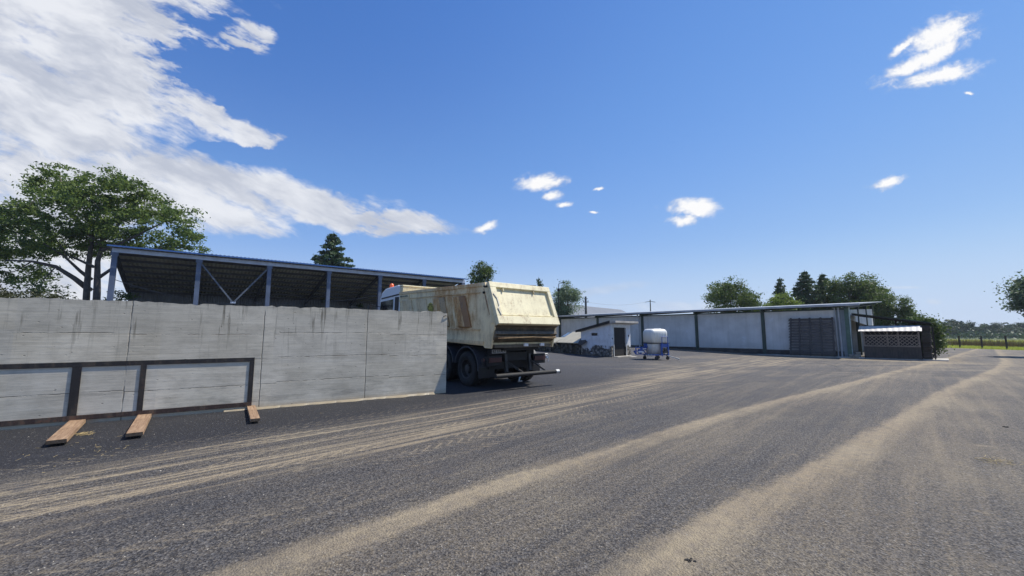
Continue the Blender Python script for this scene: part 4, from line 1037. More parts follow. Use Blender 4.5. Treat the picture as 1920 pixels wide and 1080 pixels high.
# lean-to roof over hutch, off the warehouse end
lo = empty('lean_to', (H0.x, H0.y, 0), math.atan2(hd.y, hd.x)); tag(lo, 'dark sheet lean-to roof sloping down from the warehouse end over the hutch', 'lean-to')
q = MB(); q.hexa([(-.22, -3.6, 2.98), (-3.95, -3.6, 2.27), (-3.95, -.35, 2.27), (-.22, -.35, 2.98), (-.22, -3.6, 3.02), (-3.95, -3.6, 2.31), (-3.95, -.35, 2.31), (-.22, -.35, 3.02)])
q.build('roof', M['wh_green'], lo)
q = MB()
for y_ in (-.5, -2.0, -3.5): q.bar((-.22, y_, 2.92), (-3.9, y_, 2.21), .06, .09)
q.build('rafter', M['darkwood'], lo)
for (x_, y_) in ((-3.85, -3.4), (-2.2, -3.4)):
    q = MB(); q.box(x_-.05, x_+.05, y_-.05, y_+.05, 0, 2.98+(x_+.22)*.19-.07); q.build('post', M['darkwood'], lo)
q = MB(); q.box(-3.8, -.4, -3.55, -3.5, 0, 2.2); q.build('back_boards', M['darkwood'], lo)
# crates at the hutch corner
for (dx, dy, zz, sx, sy, sz, lb) in ((-.42, .32, .02, .34, .28, .22, 'low brown crate on the ground at the left corner of the hutch'), (-.46, .30, .245, .24, .2, .17, 'small grey box on top of the brown crate by the hutch'), (-.12, .42, .09, .26, .22, .16, 'small crate on the kerb left of the hutch')):
    o = empty('crate', H0+hd*dx+Vector((-hd.y, hd.x, 0))*dy+Vector((0, 0, zz)), math.atan2(hd.y, hd.x)+.15); tag(o, lb, 'crate')
    q = MB(); t_ = .015
    q.box(-sx/2, sx/2, -sy/2, sy/2, 0, t_); q.box(-sx/2, sx/2, -sy/2, -sy/2+t_, t_, sz); q.box(-sx/2, sx/2, sy/2-t_, sy/2, t_, sz); q.box(-sx/2, -sx/2+t_, -sy/2+t_, sy/2-t_, t_, sz); q.box(sx/2-t_, sx/2, -sy/2+t_, sy/2-t_, t_, sz)
    q.build('crate_body', M['brown_box'], o)
    q = MB(); q.box(-sx/2-.008, sx/2+.008, -sy/2-.008, sy/2+.008, sz*.8, sz*.95); q.build('rim', M['plate'], o)

# ------------------------------------------------------------------ hut
C0 = gp(1147, 670); hz0 = C0.z-.05
hut = empty('plaster_hut', (C0.x, C0.y, hz0), math.atan2(hd.y, hd.x))
tag(hut, 'small crumbling white plaster hut with dark doorway and sloping slab roof', 'hut')
# local +X = hd (left-away), local -Y = towards right-away (.726,.688)
HG, HFw = 2.3, 2.25; zc, zl = 2.13, 1.62; t_ = .2
q = MB()
# gable wall (faces +Y), with window hole: pieces
def gtop(x): return zc+(zl-zc)*x/HG
wx0, wx1, wz0, wz1 = 1.0, 1.5, 1.36, 1.54
def gp_(x0, x1, z0a, z0b, z1a, z1b): q.hexa([(x0, -t_, z0a), (x1, -t_, z0b), (x1, 0, z0b), (x0, 0, z0a), (x0, -t_, z1a), (x1, -t_, z1b), (x1, 0, z1b), (x0, 0, z1a)])
gp_(0, wx0, 0, 0, gtop(0), gtop(wx0)); gp_(wx1, HG, 0, 0, gtop(wx1), gtop(HG)); gp_(wx0, wx1, 0, 0, wz0, wz0); gp_(wx0, wx1, wz1, wz1, gtop(wx0), gtop(wx1))
# front wall (faces -X) with doorway
q.box(0, t_, -.28, -t_-.002, 0, zc); q.box(0, t_, -HFw, -1.68, 0, zc); q.box(0, t_, -1.68, -.28, 1.88, zc)
q.box(HG-t_, HG, -HFw, -t_-.002, 0, zl); 
q.hexa([(t_, -HFw, 0), (HG-t_, -HFw, 0), (HG-t_, -HFw+t_, 0), (t_, -HFw+t_, 0), (t_, -HFw, gtop(t_)), (HG-t_, -HFw, gtop(HG-t_)), (HG-t_, -HFw+t_, gtop(HG-t_)), (t_, -HFw+t_, gtop(t_))])
q.build('walls', M['plaster'], hut)
q = MB(); q.hexa([(-.42, -HFw-.35, zc+.03), (HG+.25, -HFw-.35, zl-.02), (HG+.25, .14, zl-.02), (-.42, .14, zc+.03), (-.42, -HFw-.35, zc+.15), (HG+.25, -HFw-.35, zl+.09), (HG+.25, .14, zl+.09), (-.42, .14, zc+.15)]); q.build('roof_slab', M['conc'], hut, .01)
q = MB(); q.hexa([(-.02, .142, zc+.0), (HG+.3, .142, zl-.05), (HG+.3, .19, zl-.05), (-.02, .19, zc+.0), (-.02, .142, zc+.17), (HG+.3, .142, zl+.10), (HG+.3, .19, zl+.10), (-.02, .19, zc+.17)]); q.build('roof_edge', M['darkwood'], hut)
q = MB(); q.box(.06, .10, -1.66, -.30, .06, 1.87); q.build('door', M['door'], hut)  # near-black panel filling the doorway
q = MB(); q.box(-.03, .0, -1.75, -1.68, 0, 1.93); q.box(-.03, 0, -.28, -.22, 0, 1.93); q.box(-.03, 0, -1.68, -.28, 1.88, 1.94); q.build('door_frame', M['tankgrey'], hut)
q = MB(); q.box(-.3, .0, -1.9, -.2, -.02, .10); q.box(-.45, -.1, -2.3, -1.6, -.02, .05); q.build('doorstep', M['conc'], hut, .02)
q = MB(); q.box(wx0+.01, wx1-.01, -.12, -.10, wz0, wz1); q.build('window', M['glass'], hut)
q = MB(); q.box(-.02, 0, -2.05, -1.98, 1.30, 1.42); q.box(-.02, 0, -.15, -.09, 1.15, 1.24); q.build('switch_box', M['guard'], hut)
# retaining stone wall and leaning slabs left of hut
rw = empty('stone_wall', (C0.x, C0.y, hz0), math.atan2(hd.y, hd.x)); tag(rw, 'low dark mossy stone wall running left from the plaster hut', 'wall')
q = MB(); rr = random.Random(8); n_ = 16
for k in range(n_):
    a = 2.32+(6.8-2.32)*k/n_; b = 2.32+(6.8-2.32)*(k+1)/n_; h_ = .78+rr.uniform(-.06, .06)-(.12 if k > 9 else 0); oy = rr.uniform(-.03, .03)
    q.box(a, b-.004, -.45+oy, .02+oy, -.1, h_)
q.build('stones', M['rubble'], rw, .03)
q = MB(); q.hexa([(-.3, -.1, -.05), (2.5, -.0, -.05), (2.5, .30, -.05), (-.1, .42, -.05), (.1, .0, .06), (2.4, .0, .12), (2.4, .12, .10), (.1, .2, .05)]); q.build('rubble_foot', M['rubble'], rw)
sl_ = [('leaning_slab', [(2.55, -1.55, 1.58), (4.15, -1.55, 1.58), (4.2, .22, .86), (2.35, .22, .84)], 'large lichen-covered fibre cement sheet sloping over the stone wall beside the hut'),
       ('leaning_slab', [(1.75, .10, .98), (2.55, -.55, 1.34), (2.33, .30, .80), (2.0, .38, .72)], 'small broken slab, shaded underside coloured dark, tipped against the hut wall'),
       ('leaning_slab', [(4.3, -.9, 1.2), (5.9, -.9, 1.15), (6.1, .25, .80), (4.35, .25, .84)], 'flat pale broken sheet on the stone wall behind the lorry tail')]
for nm, P, lb in sl_:
    q = MB(); nrm = (Vector(P[1])-Vector(P[0])).cross(Vector(P[3])-Vector(P[0])).normalized()
    if nrm.z < 0: nrm = -nrm
    q.prism([Vector(p) for p in P], nrm*.055); o = q.build(nm, M['fibre'] if 'dark' not in lb else M['hutch'])  # dark material puts the tipped slab's shaded underside into its colour
    o.location = (C0.x, C0.y, hz0); o.rotation_euler = (0, 0, math.atan2(hd.y, hd.x)); tag(o, lb, 'slab')
q = MB()
for k in range(9):
    z_ = 1.62+.0*k; q.box(4.2-k*.0-.9, 4.2-.2, -1.5+k*.0, -1.35, z_, z_+.06) if k == 0 else None

# ------------------------------------------------------------------ sprayer
sp0 = gp(1222, 675); spr = empty('orchard_sprayer', sp0+Vector((.42, .50, 0)), R(20))
tag(spr, 'white and blue tractor-mounted sprayer tank standing in the yard by the hut', 'sprayer')
# local x along right-away (length), y left-away
def rbox(mb, lx, ly, z0, z1, r, topr, taper=0., n=5):
    rings = []
    def ring(hx, hy, z, rr_):
        pts = []
        for (cx, cy, a0) in ((hx-rr_, hy-rr_, 0), (-hx+rr_, hy-rr_, 90), (-hx+rr_, -hy+rr_, 180), (hx-rr_, -hy+rr_, 270)):
            for k in range(n): a = R(a0+90*k/(n-1)); pts.append((cx+rr_*math.cos(a), cy+rr_*math.sin(a), z))
        return pts
    rings.append(ring(lx/2-taper, ly/2-taper, z0, r)); rings.append(ring(lx/2, ly/2, z1-topr, r))
    for k in range(1, 6):
        a = R(90*k/5); ins = topr*(1-math.cos(a)); rings.append(ring(lx/2-ins*.9, ly/2-ins*.9, z1-topr+topr*math.sin(a), max(.02, r-ins*.3)))
    b = len(mb.v); m_ = 4*n
    for g in rings: mb.v += g
    for i in range(len(rings)-1):
        for k in range(m_): mb.f.append((b+i*m_+k, b+i*m_+(k+1) % m_, b+(i+1)*m_+(k+1) % m_, b+(i+1)*m_+k)); mb.mi.append(0)
    mb.f.append(tuple(b+k for k in range(m_))[::-1]); mb.f.append(tuple(b+(len(rings)-1)*m_+k for k in range(m_))); mb.mi += [0, 0]
q = MB(); rbox(q, 1.16, .92, .99, 1.80, .16, .22); tk = q.build('tank', M['tank'], spr, smooth=True)
q = MB()
for k in range(5): x_ = -.42+k*.2; q.tube([(x_, -.462, 1.02), (x_, -.466, 1.55), (x_, -.38, 1.72), (x_, -.2, 1.795)], .014, 6)
q.build('tank_rib', M['tankgrey'], tk)
q = MB(); q.lathe([(1.76, 0.2), (1.825, .2), (1.835, .17), (1.835, 0)], 'Z', (.2, .0, 0), 18); q.build('lid', M['tankgrey'], tk)
q = MB(); q.box(-.62, .62, -.495, .495, .94, .985); q.build('rim_band', M['black'], spr, .01)
q = MB(); rbox(q, 1.16, .86, .32, .935, .1, .02, .12); q.build('lower_tank', M['tankgrey'], spr, smooth=True)
q = MB(); q.box(-.60, -.585, .0, .30, .68, .94); q.lathe([(-.61, 0), (-.61, .13), (-.59, .13)], 'X', (0, .17, .70), 14); q.build('blue_shield', M['blue'], spr)
q = MB()
q.tube([(.02, -.56, .2), (.02, -.56, 1.30), (.05, -.56, 1.34), (.40, -.56, 1.34), (.43, -.56, 1.30), (.43, -.56, .2)], .024, 6)
for x_ in (-.02, .47): q.box(x_-.035, x_+.035, -.56, -.50, .25, .94)
q.box(-.02, .47, -.55, -.50, .72, .93); q.box(-.5, .6, -.47, -.40, .26, .33); q.box(-.5, .6, .40, .47, .26, .33); q.box(-.55, -.48, -.45, .45, .26, .33)
q.build('blue_frame', M['blue'], spr, .006)
q = MB(); q.lathe([(-.08, 0), (-.08, .1), (.08, .1), (.08, 0)], 'Y', (.22, -.55, .58), 12); q.box(.1, .34, -.62, -.5, .40, .52); q.tube([(.1, -.56, .62), (.0, -.62, .5), (.15, -.62, .3)], .02, 6); q.tube([(.3, -.58, .6), (.38, -.64, .45), (.25, -.6, .25)], .018, 6)
q.build('pump', M['rim'], spr)
q = MB()
for k in range(6): q.tube([(-.57, .35-k*.14, .34), (-.60, .33-k*.14, .25), (-.56, .30-k*.14, .20)], .022, 6)
q.build('nozzles', M['galv'], spr)
for (x_, y_) in ((-.5, .38), (-.3, -.42), (.48, -.45), (.48, .38)):
    q = MB(); q.lathe([(y_-.03, .04), (y_-.035, .10), (y_+.035, .10), (y_+.03, .04)], 'Y', (x_, 0, .10), 16); wo_ = q.build('wheel', M['tyre'], spr)
    q = MB(); q.box(x_-.03, x_+.03, y_-.05, y_-.038, .08, .27); q.box(x_-.03, x_+.03, y_+.038, y_+.05, .08, .27); q.lathe([(y_-.036, 0), (y_-.036, .04), (y_+.036, .04), (y_+.036, 0)], 'Y', (x_, 0, .10), 10); q.build('wheel_fork', M['rim'], wo_)
q = MB(); q.bar((.35, -.5, .26), (.62, -.95, .12), .06, .05); q.bar((.62, -.95, .12), (.72, -1.12, .06), .09, .07); q.build('drawbar', M['galv'], spr)
q = MB(); zq = .25
for (a, b) in (((-.55, .5, .32), (-.55, 1.35, .32)), ((-.55, .5, .72), (-.55, 1.35, .72)), ((-.55, 1.35, .3), (-.55, 1.35, .75)), ((-.55, .95, .3), (-.55, .95, .75)), ((-.55, .5, .32), (-.55, .95, .72)), ((-.35, .5, .5), (-.35, 1.3, .5)), ((-.55, .95, .5), (-.55, 1.35, .5)), ((-.55, 1.35, .32), (-.35, 1.35, .5)), ((-.58, .5, .56), (-.58, 1.2, .62))): q.bar((-a[1]*.85-.12, a[0]+.72, a[2]), (-b[1]*.85-.12, b[0]+.72, b[2]), .05, .05)
q.box(-1.1, -.9, .10, .20, .36, .58)
q.build('hitch_frame', M['blue'], spr)
q = MB(); q.box(-1.15, -.8, .07, .09, .42, .50); q.box(-.85, -.6, .07, .09, .60, .66); q.build('hitch_plate', M['cabw'], spr)

# ------------------------------------------------------------------ car behind the hut
c_ = at(1092, 626, 31.); car = empty('parked_car', (c_.x, c_.y, gz(c_.x, c_.y)), R(8)); tag(car, 'black car parked behind the stone wall, only its roof and windows showing', 'car')
q = MB(); prof = [(-2.2, .35), (-2.2, .85), (-1.5, .98), (-.8, 1.42), (.9, 1.46), (1.7, 1.02), (2.2, .92), (2.25, .35)]
q.prism([(a, -.85, b) for a, b in prof], (0, 1.7, 0)); q.build('body', M['carpaint'], car, .06)
cg = mat('car_window_glass', (.10, .12, .14), .08)
for sy_ in (-1, 1):
    q = MB(); y0, y1 = sorted((sy_*.853, sy_*.862)); q.prism([(-1.25, y0, 1.03), (-.75, y0, 1.37), (.05, y0, 1.38), (.05, y0, 1.03)], (0, y1-y0, 0)); q.prism([(.12, y0, 1.03), (.12, y0, 1.38), (.85, y0, 1.36), (1.35, y0, 1.05)], (0, y1-y0, 0)); q.build('side_window', cg, car)
q = MB(); q.hexa([(-1.48, -.7, 1.0), (-1.48, .7, 1.0), (-.84, .62, 1.41), (-.84, -.62, 1.41), (-1.51, -.7, 1.02), (-1.51, .7, 1.02), (-.87, .62, 1.43), (-.87, -.62, 1.43)]); q.build('windscreen', cg, car)
for (x_, y_) in ((-1.4, -.8), (-1.4, .8), (1.4, -.8), (1.4, .8)):
    q = MB(); q.lathe([(y_-.1, .18), (y_-.1, .30), (y_-.07, .32), (y_+.07, .32), (y_+.1, .30), (y_+.1, .18)], 'Y', (x_, 0, .32), 20); o = q.build('wheel', M['tyre'], car)
    q = MB(); q.lathe([(y_-.09, .0), (y_-.09, .18), (y_+.09, .18), (y_+.09, 0)], 'Y', (x_, 0, .32), 14); q.build('rim', M['rim'], o)

# ------------------------------------------------------------------ barn and roof behind, poles, lamp
bn = empty('grey_barn', (1.7, 59.2, 0), math.atan2(.76, .65)); tag(bn, 'grey barn with bluish metal roof behind the left end of the warehouse', 'barn')
q = MB(); q.box(.3, 31.7, -4.6, 4.6, 0, 3.95); q.build('walls', M['barn_wall'], bn)
q = MB()
for sg in (-1, 1): q.hexa([(0, sg*5, 3.9), (32., sg*5, 3.9), (32., sg*5, 3.98), (0, sg*5, 3.98), (0, 0, 6.47), (32., 0, 6.47), (32., 0, 6.55), (0, 0, 6.55)])
q.build('roof', M['barn_roof'], bn)
hs0 = at(978, 533, 42.); hs = empty('roofed_outbuilding', (hs0.x, hs0.y, 0), R(20)); tag(hs, 'dark-roofed outbuilding whose roof tip just shows above the lorry tailgate', 'building')
q = MB(); q.box(-3, 1.2, -2, 2, 0, 5.4); q.build('walls', M['barn_wall'], hs)
q = MB(); 
for sg in (-1, 1): q.hexa([(-3.3, sg*2.4, 5.3), (1.6, sg*2.4, 5.3), (1.6, sg*2.4, 5.38), (-3.3, sg*2.4, 5.38), (-3.3, 0, 6.6), (1.6, 0, 6.6), (1.6, 0, 6.7), (-3.3, 0, 6.7)])
q.build('roof', M['darkwood'], hs)
def ztop(px, py, Yd): return at(px, py, Yd)
p1 = at(1098, 556, 62.); up = empty('utility_pole', (p1.x, p1.y, .5)); tag(up, 'thick dark utility pole with short crossarm left of the thin one, beyond the warehouse roof', 'utility pole', 'utility poles beyond the warehouse')
q = MB(); q.tube([(0, 0, 0), (0, 0, p1.z-.5)], [.22, .15], 10); q.build('mast', M['pole'], up)
q = MB(); q.box(-.4, .4, -.05, .05, p1.z-1.4, p1.z-1.3); q.box(-.3, .3, -.05, .05, p1.z-.9, p1.z-.8); q.build('crossarm', M['pole'], up)
q = MB()
for x_ in (-.36, .36): q.lathe([(0, .05), (.2, .05), (.25, .02)], 'Z', (x_, 0, p1.z-1.3), 8)
q.build('insulator', M['wire'], up)
p2 = at(1219, 562, 75.); up2 = empty('utility_pole', (p2.x, p2.y, .5)); tag(up2, 'thin utility pole with wide drooping crossarm above the middle of the warehouse roof', 'utility pole', 'utility poles beyond the warehouse')
q = MB(); q.tube([(0, 0, 0), (0, 0, p2.z-.5)], [.15, .09], 8); q.build('mast', M['pole'], up2)
q = MB(); q.bar((-.95, 0, p2.z-.95), (0, 0, p2.z-.8), .08, .08); q.bar((0, 0, p2.z-.8), (.95, 0, p2.z-.95), .08, .08); q.build('crossarm', M['pole'], up2)
q = MB(); a = Vector((p1.x, p1.y, p1.z-.85)); b = Vector((p2.x-.9, p2.y, p2.z-.45)); q.tube([a.lerp(b, k/12)-Vector((0, 0, .5*math.sin(math.pi*k/12))) for k in range(13)], .012, 4); tag(q.build('overhead_wire', M['wire']), 'thin overhead wire slung between the two utility poles', 'wire')
p3 = at(1047, 531, 33.); lmp = empty('yard_lamp', (p3.x, p3.y, gz(p3.x, p3.y))); tag(lmp, 'thin dark yard lamp with bent arm sticking up behind the lorry tailgate', 'lamp')
hgt = p3.z-gz(p3.x, p3.y); q = MB(); q.tube([(0, 0, 0), (0, 0, hgt-.15), (.06, 0, hgt), (.25, 0, hgt+.03)], .028, 6); q.build('mast', M['chassis'], lmp)
q = MB(); q.box(.22, .5, -.05, .05, hgt-.0, hgt+.06); q.build('lamp_head', M['chassis'], lmp)
q = MB(); q.lathe([(-.1, 0), (-.1, .11), (.1, .11), (.1, 0)], 'Z', (0, 0, hgt-.55), 10); o = q.build('junction_box', M['chassis'], lmp)

# ------------------------------------------------------------------ vegetation
def leaves_mesh(name, pts, size, m, seed, parent, aspect=.55, droop=.0, sizevar=.5):
    rg = np.random.default_rng(seed); n = len(pts); pts = np.asarray(pts, dtype=np.float64)
    a = rg.uniform(0, 2*np.pi, n); tilt = rg.normal(0, .6, n)-droop
    d = np.stack([np.cos(a)*np.cos(tilt), np.sin(a)*np.cos(tilt), np.sin(tilt)], 1)
    r = rg.normal(0, 1, (n, 3)); s = np.cross(d, r); s /= np.linalg.norm(s, axis=1)[:, None]+1e-9
    L = size*(1+rg.uniform(-sizevar, sizevar, n))[:, None]; Wd = L*aspect
    v = np.empty((n, 4, 3)); v[:, 0] = pts-d*L*.5; v[:, 1] = pts+s*Wd*.5; v[:, 2] = pts+d*L*.5; v[:, 3] = pts-s*Wd*.5
    me = bpy.data.meshes.new(name); me.vertices.add(n*4); me.vertices.foreach_set('co', v.reshape(-1))
    me.loops.add(n*4); me.loops.foreach_set('vertex_index', np.arange(n*4, dtype=np.int32))
    me.polygons.add(n); me.polygons.foreach_set('loop_start', np.arange(0, n*4, 4, dtype=np.int32)); me.polygons.foreach_set('loop_total', np.full(n, 4, dtype=np.int32))
    me.materials.append(m); me.update(calc_edges=True)
    o = bpy.data.objects.new(name, me); col.objects.link(o); o.parent = parent
    return o
def blob_points(blobs, n, seed, clump=.5, per=60, shell=.55):
    rg = np.random.default_rng(seed); out = []
    vols = np.array([b[3]*b[4]*b[5] for b in blobs])**.75; vols /= vols.sum(); cents = []
    for b, f in zip(blobs, vols):
        k = max(3, int(n*f/per))
        q = rg.normal(0, 1, (k, 3)); q /= np.linalg.norm(q, axis=1)[:, None]; rad = shell+(1-shell)*rg.random(k)**.7
        c = np.array(b[:3])+q*rad[:, None]*np.array(b[3:6]); cents.append(c)
        j = rg.integers(0, k, int(n*f)); sg = clump*rg.uniform(.5, 1.25, k)
        p = c[j]+rg.normal(0, 1, (len(j), 3))*sg[j][:, None]*np.array([1, 1, .55]); out.append(p)
    return np.concatenate(out), np.concatenate(cents)
def branches(root, trunk_pts, trunk_rad, cents, nb, seed, m, r0=.10):
    mb = MB(); mb.tube(trunk_pts, trunk_rad, 10); rr = random.Random(seed); tp = [Vector(p) for p in trunk_pts]
    for i in range(nb):
        c = Vector(cents[rr.randrange(len(cents))]); k = rr.randrange(len(tp)//2, len(tp)); s = tp[k]; 
        if c.z < s.z-1.5: s = tp[len(tp)//2]
        mid = s.lerp(c, .5)+Vector((rr.gauss(0, .25), rr.gauss(0, .25), rr.uniform(-.1, .5)))
        q1 = s.lerp(mid, .5)+Vector((rr.gauss(0, .1), rr.gauss(0, .1), 0)); ra = r0*rr.uniform(.5, 1.1)
        mb.tube([s, q1, mid, mid.lerp(c, .55), c], [ra, ra*.8, ra*.5, ra*.3, ra*.1], 5)
    return mb.build('trunk', m, root, smooth=True)
def tree(px, topy, hwpx, Yd, label, leafm, n=7000, leaf=.22, seed=1, kind='broad', basez=None, name='tree', cat='tree', group=None, lowfrac=.35, clump=.5, cx=None):
    c = at(px, topy, Yd); gz0 = gz(c.x, c.y) if basez is None else basez
    H = c.z-gz0; hw = hwpx/760*Yd; rt = empty(name, (c.x, c.y, gz0)); rr = random.Random(seed)
    tag(rt, label, cat, group)
    if kind == 'broad':
        zc = H*(lowfrac+1)/2; hz = H*(1-lowfrac)/2; bl = [(0, 0, zc, hw*.72, hw*.72, hz*.8)]
        for k in range(14):
            a = rr.uniform(0, 6.28); zz = rr.uniform(-.75, .7); rad = math.sqrt(max(0, 1-zz*zz))*.62
            bl.append((math.cos(a)*hw*rad, math.sin(a)*hw*rad, zc+zz*hz*.85, hw*rr.uniform(.28, .42), hw*rr.uniform(.28, .42), hz*rr.uniform(.22, .34)))
        bl.append((hw*rr.uniform(-.15, .15), 0, H-hz*.26, hw*.34, hw*.34, hz*.26))
        P, C_ = blob_points(bl, n, seed, clump)
        leaves_mesh('crown', P, leaf, leafm, seed, rt)
        branches(rt, [(0, 0, 0), (.1, 0, H*.2), (-.05, .1, H*.45), (0, 0, H*.75)], [H*.028, H*.024, H*.018, H*.006], C_, 22, seed, M['bark'], H*.009)
    else:
        pts = []; lev = int(H*2.4); nb_ = []
        bm_ = MB(); bm_.tube([(0, 0, 0), (0, 0, H*.6), (0, 0, H)], [H*.02, H*.012, .02], 8)
        z0 = H*.12
        for k in range(lev):
            f = k/lev; z = z0+(H-z0)*f; Lb = hw*(1-f)**.85+.12
            for j in range(rr.randint(5, 8)):
                a = rr.uniform(0, 6.28); l = Lb*rr.uniform(.55, 1.12); dz = -l*.22
                e = Vector((math.cos(a)*l, math.sin(a)*l, z+dz+l*.12)); s = Vector((0, 0, z))
                if Yd < 60: bm_.tube([s, s.lerp(e, .6)+Vector((0, 0, l*.06)), e], [.04, .02, .008], 4, cap=False)
                m_ = max(4, int(n/lev/6*l/max(hw*.5, .1)))
                for _ in range(m_):
                    t = rr.random()**.7; q = s.lerp(e, t); wv_ = .10+.22*(1-t)*l*.5; pts.append((q.x+rr.gauss(0, wv_), q.y+rr.gauss(0, wv_), q.z+rr.gauss(0, .07)-abs(rr.gauss(0, .10))))
        leaves_mesh('crown', pts, leaf, leafm, seed, rt, .38, .35)
        bm_.build('trunk', M['bark'], rt)
    return rt
# big walnut tree at left
TY = 34.; tb = at(172, 560, TY); bt = empty('walnut_tree', (tb.x, tb.y, .6)); tag(bt, 'large spreading walnut tree with open crown, rising left of the open shed', 'tree')
bl = []
for (px_, py_, rx, ry, dy) in ((112, 330, 44, 22, 0), (118, 312, 18, 10, 1), (90, 350, 50, 20, 0), (70, 356, 30, 12, 1), (215, 350, 70, 26, -1), (200, 368, 95, 38, 0), (270, 392, 72, 38, 1), (330, 420, 42, 42, 0), (345, 448, 36, 30, 1), (372, 470, 24, 8, 2), (150, 405, 120, 45, -1), (40, 405, 55, 28, 0), (-20, 410, 60, 30, 0), (20, 450, 75, 40, 1), (120, 455, 105, 36, 0), (225, 445, 90, 36, 1), (-30, 480, 60, 40, 0), (10, 510, 40, 22, 0), (85, 515, 46, 16, 1), (70, 540, 40, 12, 0), (290, 468, 60, 22, 2), (220, 480, 40, 16, 2), (-70, 440, 60, 60, 0)):
    c = at(px_, py_, TY+dy*1.6); bl.append((c.x-tb.x, c.y-tb.y, c.z-.6, rx/760*TY, (rx*.5+ry*.5)/760*TY*.9, ry/760*TY))
P, C_ = blob_points(bl, 56000, 7, .36, 90, .35)
leaves_mesh('crown', P, .23, M['leafA'], 7, bt, .5, .15)
lm = MB(); T = lambda px_, py_, d=0.: at(px_, py_, TY+d)-Vector((tb.x, tb.y, .6))
lm.tube([(-.2, 0, 0), T(163, 540), T(166, 500), T(172, 450), T(186, 400)], [.27, .22, .19, .15, .07], 10)
lm.tube([(.45, .2, 0), T(182, 545), T(183, 490), T(194, 455)], [.29, .24, .18, .10], 10)
for pth, r_ in ((((170, 545), (140, 522), (105, 500), (60, 490), (10, 488)), .24), (((172, 525), (150, 508), (120, 480), (80, 455)), .17), (((175, 500), (150, 488), (125, 478), (100, 440)), .13), (((178, 450), (150, 420), (125, 380), (112, 330)), .16), (((180, 460), (215, 430), (240, 400), (265, 370)), .15), (((186, 520), (215, 500), (250, 480), (300, 465), (350, 465)), .14), (((190, 470), (240, 450), (300, 420), (340, 400)), .13), (((105, 500), (85, 520), (70, 545)), .06), (((60, 490), (30, 508), (5, 512)), .06)):
    pp = [T(a, b, (i-1)*.5*(1 if a > 172 else -1)) for i, (a, b) in enumerate(pth)]; lm.tube(pp, [r_*(1-.8*i/(len(pp)-1)) for i in range(len(pp))], 7)
rr = random.Random(4)
for i in range(110):
    c = Vector(C_[rr.randrange(len(C_))]); s = Vector(C_[rr.randrange(len(C_))]); 
    if (c-s).length > 3.2: continue
    lm.tube([s, s.lerp(c, .5)+Vector((0, 0, .2)), c], [.045, .03, .01], 4, cap=False)
lm.build('trunk', M['bark'], bt, smooth=True)
# low reddish hedge shrub at far left over the wall
def bush(name, blobs_px, Yd, label, leafm, n, leaf, seed, cat='bush', clump=.25):
    c0 = at(blobs_px[0][0], 626, Yd); g_ = gz(c0.x, c0.y); rt = empty(name, (c0.x, c0.y, g_)); tag(rt, label, cat); bl = []
    for (px_, py_, rx, ry) in blobs_px:
        c = at(px_, py_, Yd); bl.append((c.x-c0.x, 0, c.z-g_, rx/760*Yd, rx/760*Yd*.8, ry/760*Yd))
    P, C_ = blob_points(bl, n, seed, clump, 50, .4); P[:, 2] = np.maximum(P[:, 2], .03)
    leaves_mesh('foliage', P, leaf, leafm, seed, rt)
    mb = MB(); rr = random.Random(seed)
    for i in range(14):
        c = Vector(C_[rr.randrange(len(C_))]); mb.tube([(c.x*.3, c.y*.3, 0), c*.6, c], [.03, .02, .006], 4, cap=False)
    mb.build('stem', M['bark'], rt); return rt
bush('hedge_shrub', [(20, 556, 60, 14), (80, 560, 45, 10), (-40, 556, 60, 20), (20, 590, 90, 30)], 22., 'low reddish-green shrub just above the left end of the concrete wall', M['leafF'], 7000, .13, 21)
bush('shrub', [(225, 566, 22, 22), (225, 600, 30, 30)], 30., 'small green shrub showing under the left end of the shed roof', M['leafB'], 2500, .15, 22)
tree(625, 434, 100, 46, 'dark spruce rising behind the open shed roof', M['leafC'], 30000, .34, 31, 'conifer', name='spruce_tree')
tree(901, 490, 25, 50, 'rounded dark green tree above the end of the shed roof', M['leafB'], 12000, .19, 32, lowfrac=.45, clump=.34)
tree(1010, 519, 34, 62, 'small dark conifer tip just above the lorry tailgate', M['leafC'], 5000, .30, 33, 'conifer', name='spruce_tree')
tree(1064, 527, 28, 50, 'silvery green tree right of the lorry tailgate', M['leafD'], 14000, .16, 34, lowfrac=.25, clump=.36)
tree(1368, 521, 52, 58, 'broad dark tree alone behind the middle of the warehouse roof', M['leafB'], 24000, .22, 35, lowfrac=.1, clump=.42)
tree(1462, 519, 40, 50, 'thin ragged conifer, leftmost of the clump behind the warehouse', M['leafC'], 12000, .26, 36, 'conifer', name='spruce_tree')
bush('shrub', [(1470, 568, 26, 22), (1450, 575, 14, 14)], 47., 'yellow-green bush behind the warehouse roof below the ragged conifer', M['leafE'], 4000, .18, 37)
tree(1508, 506, 58, 52, 'tallest conifer of the clump behind the warehouse', M['leafC'], 26000, .28, 38, 'conifer', name='spruce_tree')
tree(1541, 511, 50, 53, 'second conifer right of the tallest one behind the warehouse', M['leafC'], 24000, .28, 39, 'conifer', name='spruce_tree')
tree(1588, 513, 40, 50, 'full leafy tree left of centre in the clump above the warehouse end', M['leafB'], 22000, .20, 40, lowfrac=.1, clump=.38)
tree(1626, 514, 36, 51, 'large leafy tree right behind the roof corner of the warehouse', M['leafB'], 22000, .20, 41, lowfrac=.1, clump=.38)
tree(1650, 548, 17, 47, 'lower dark tree beside the roof corner of the warehouse', M['leafB'], 7000, .19, 42, lowfrac=.1, clump=.33)
tree(1694, 552, 19, 46, 'small pointed leafy tree, rightmost of the clump by the warehouse', M['leafB'], 7000, .18, 43, lowfrac=.1, clump=.3)
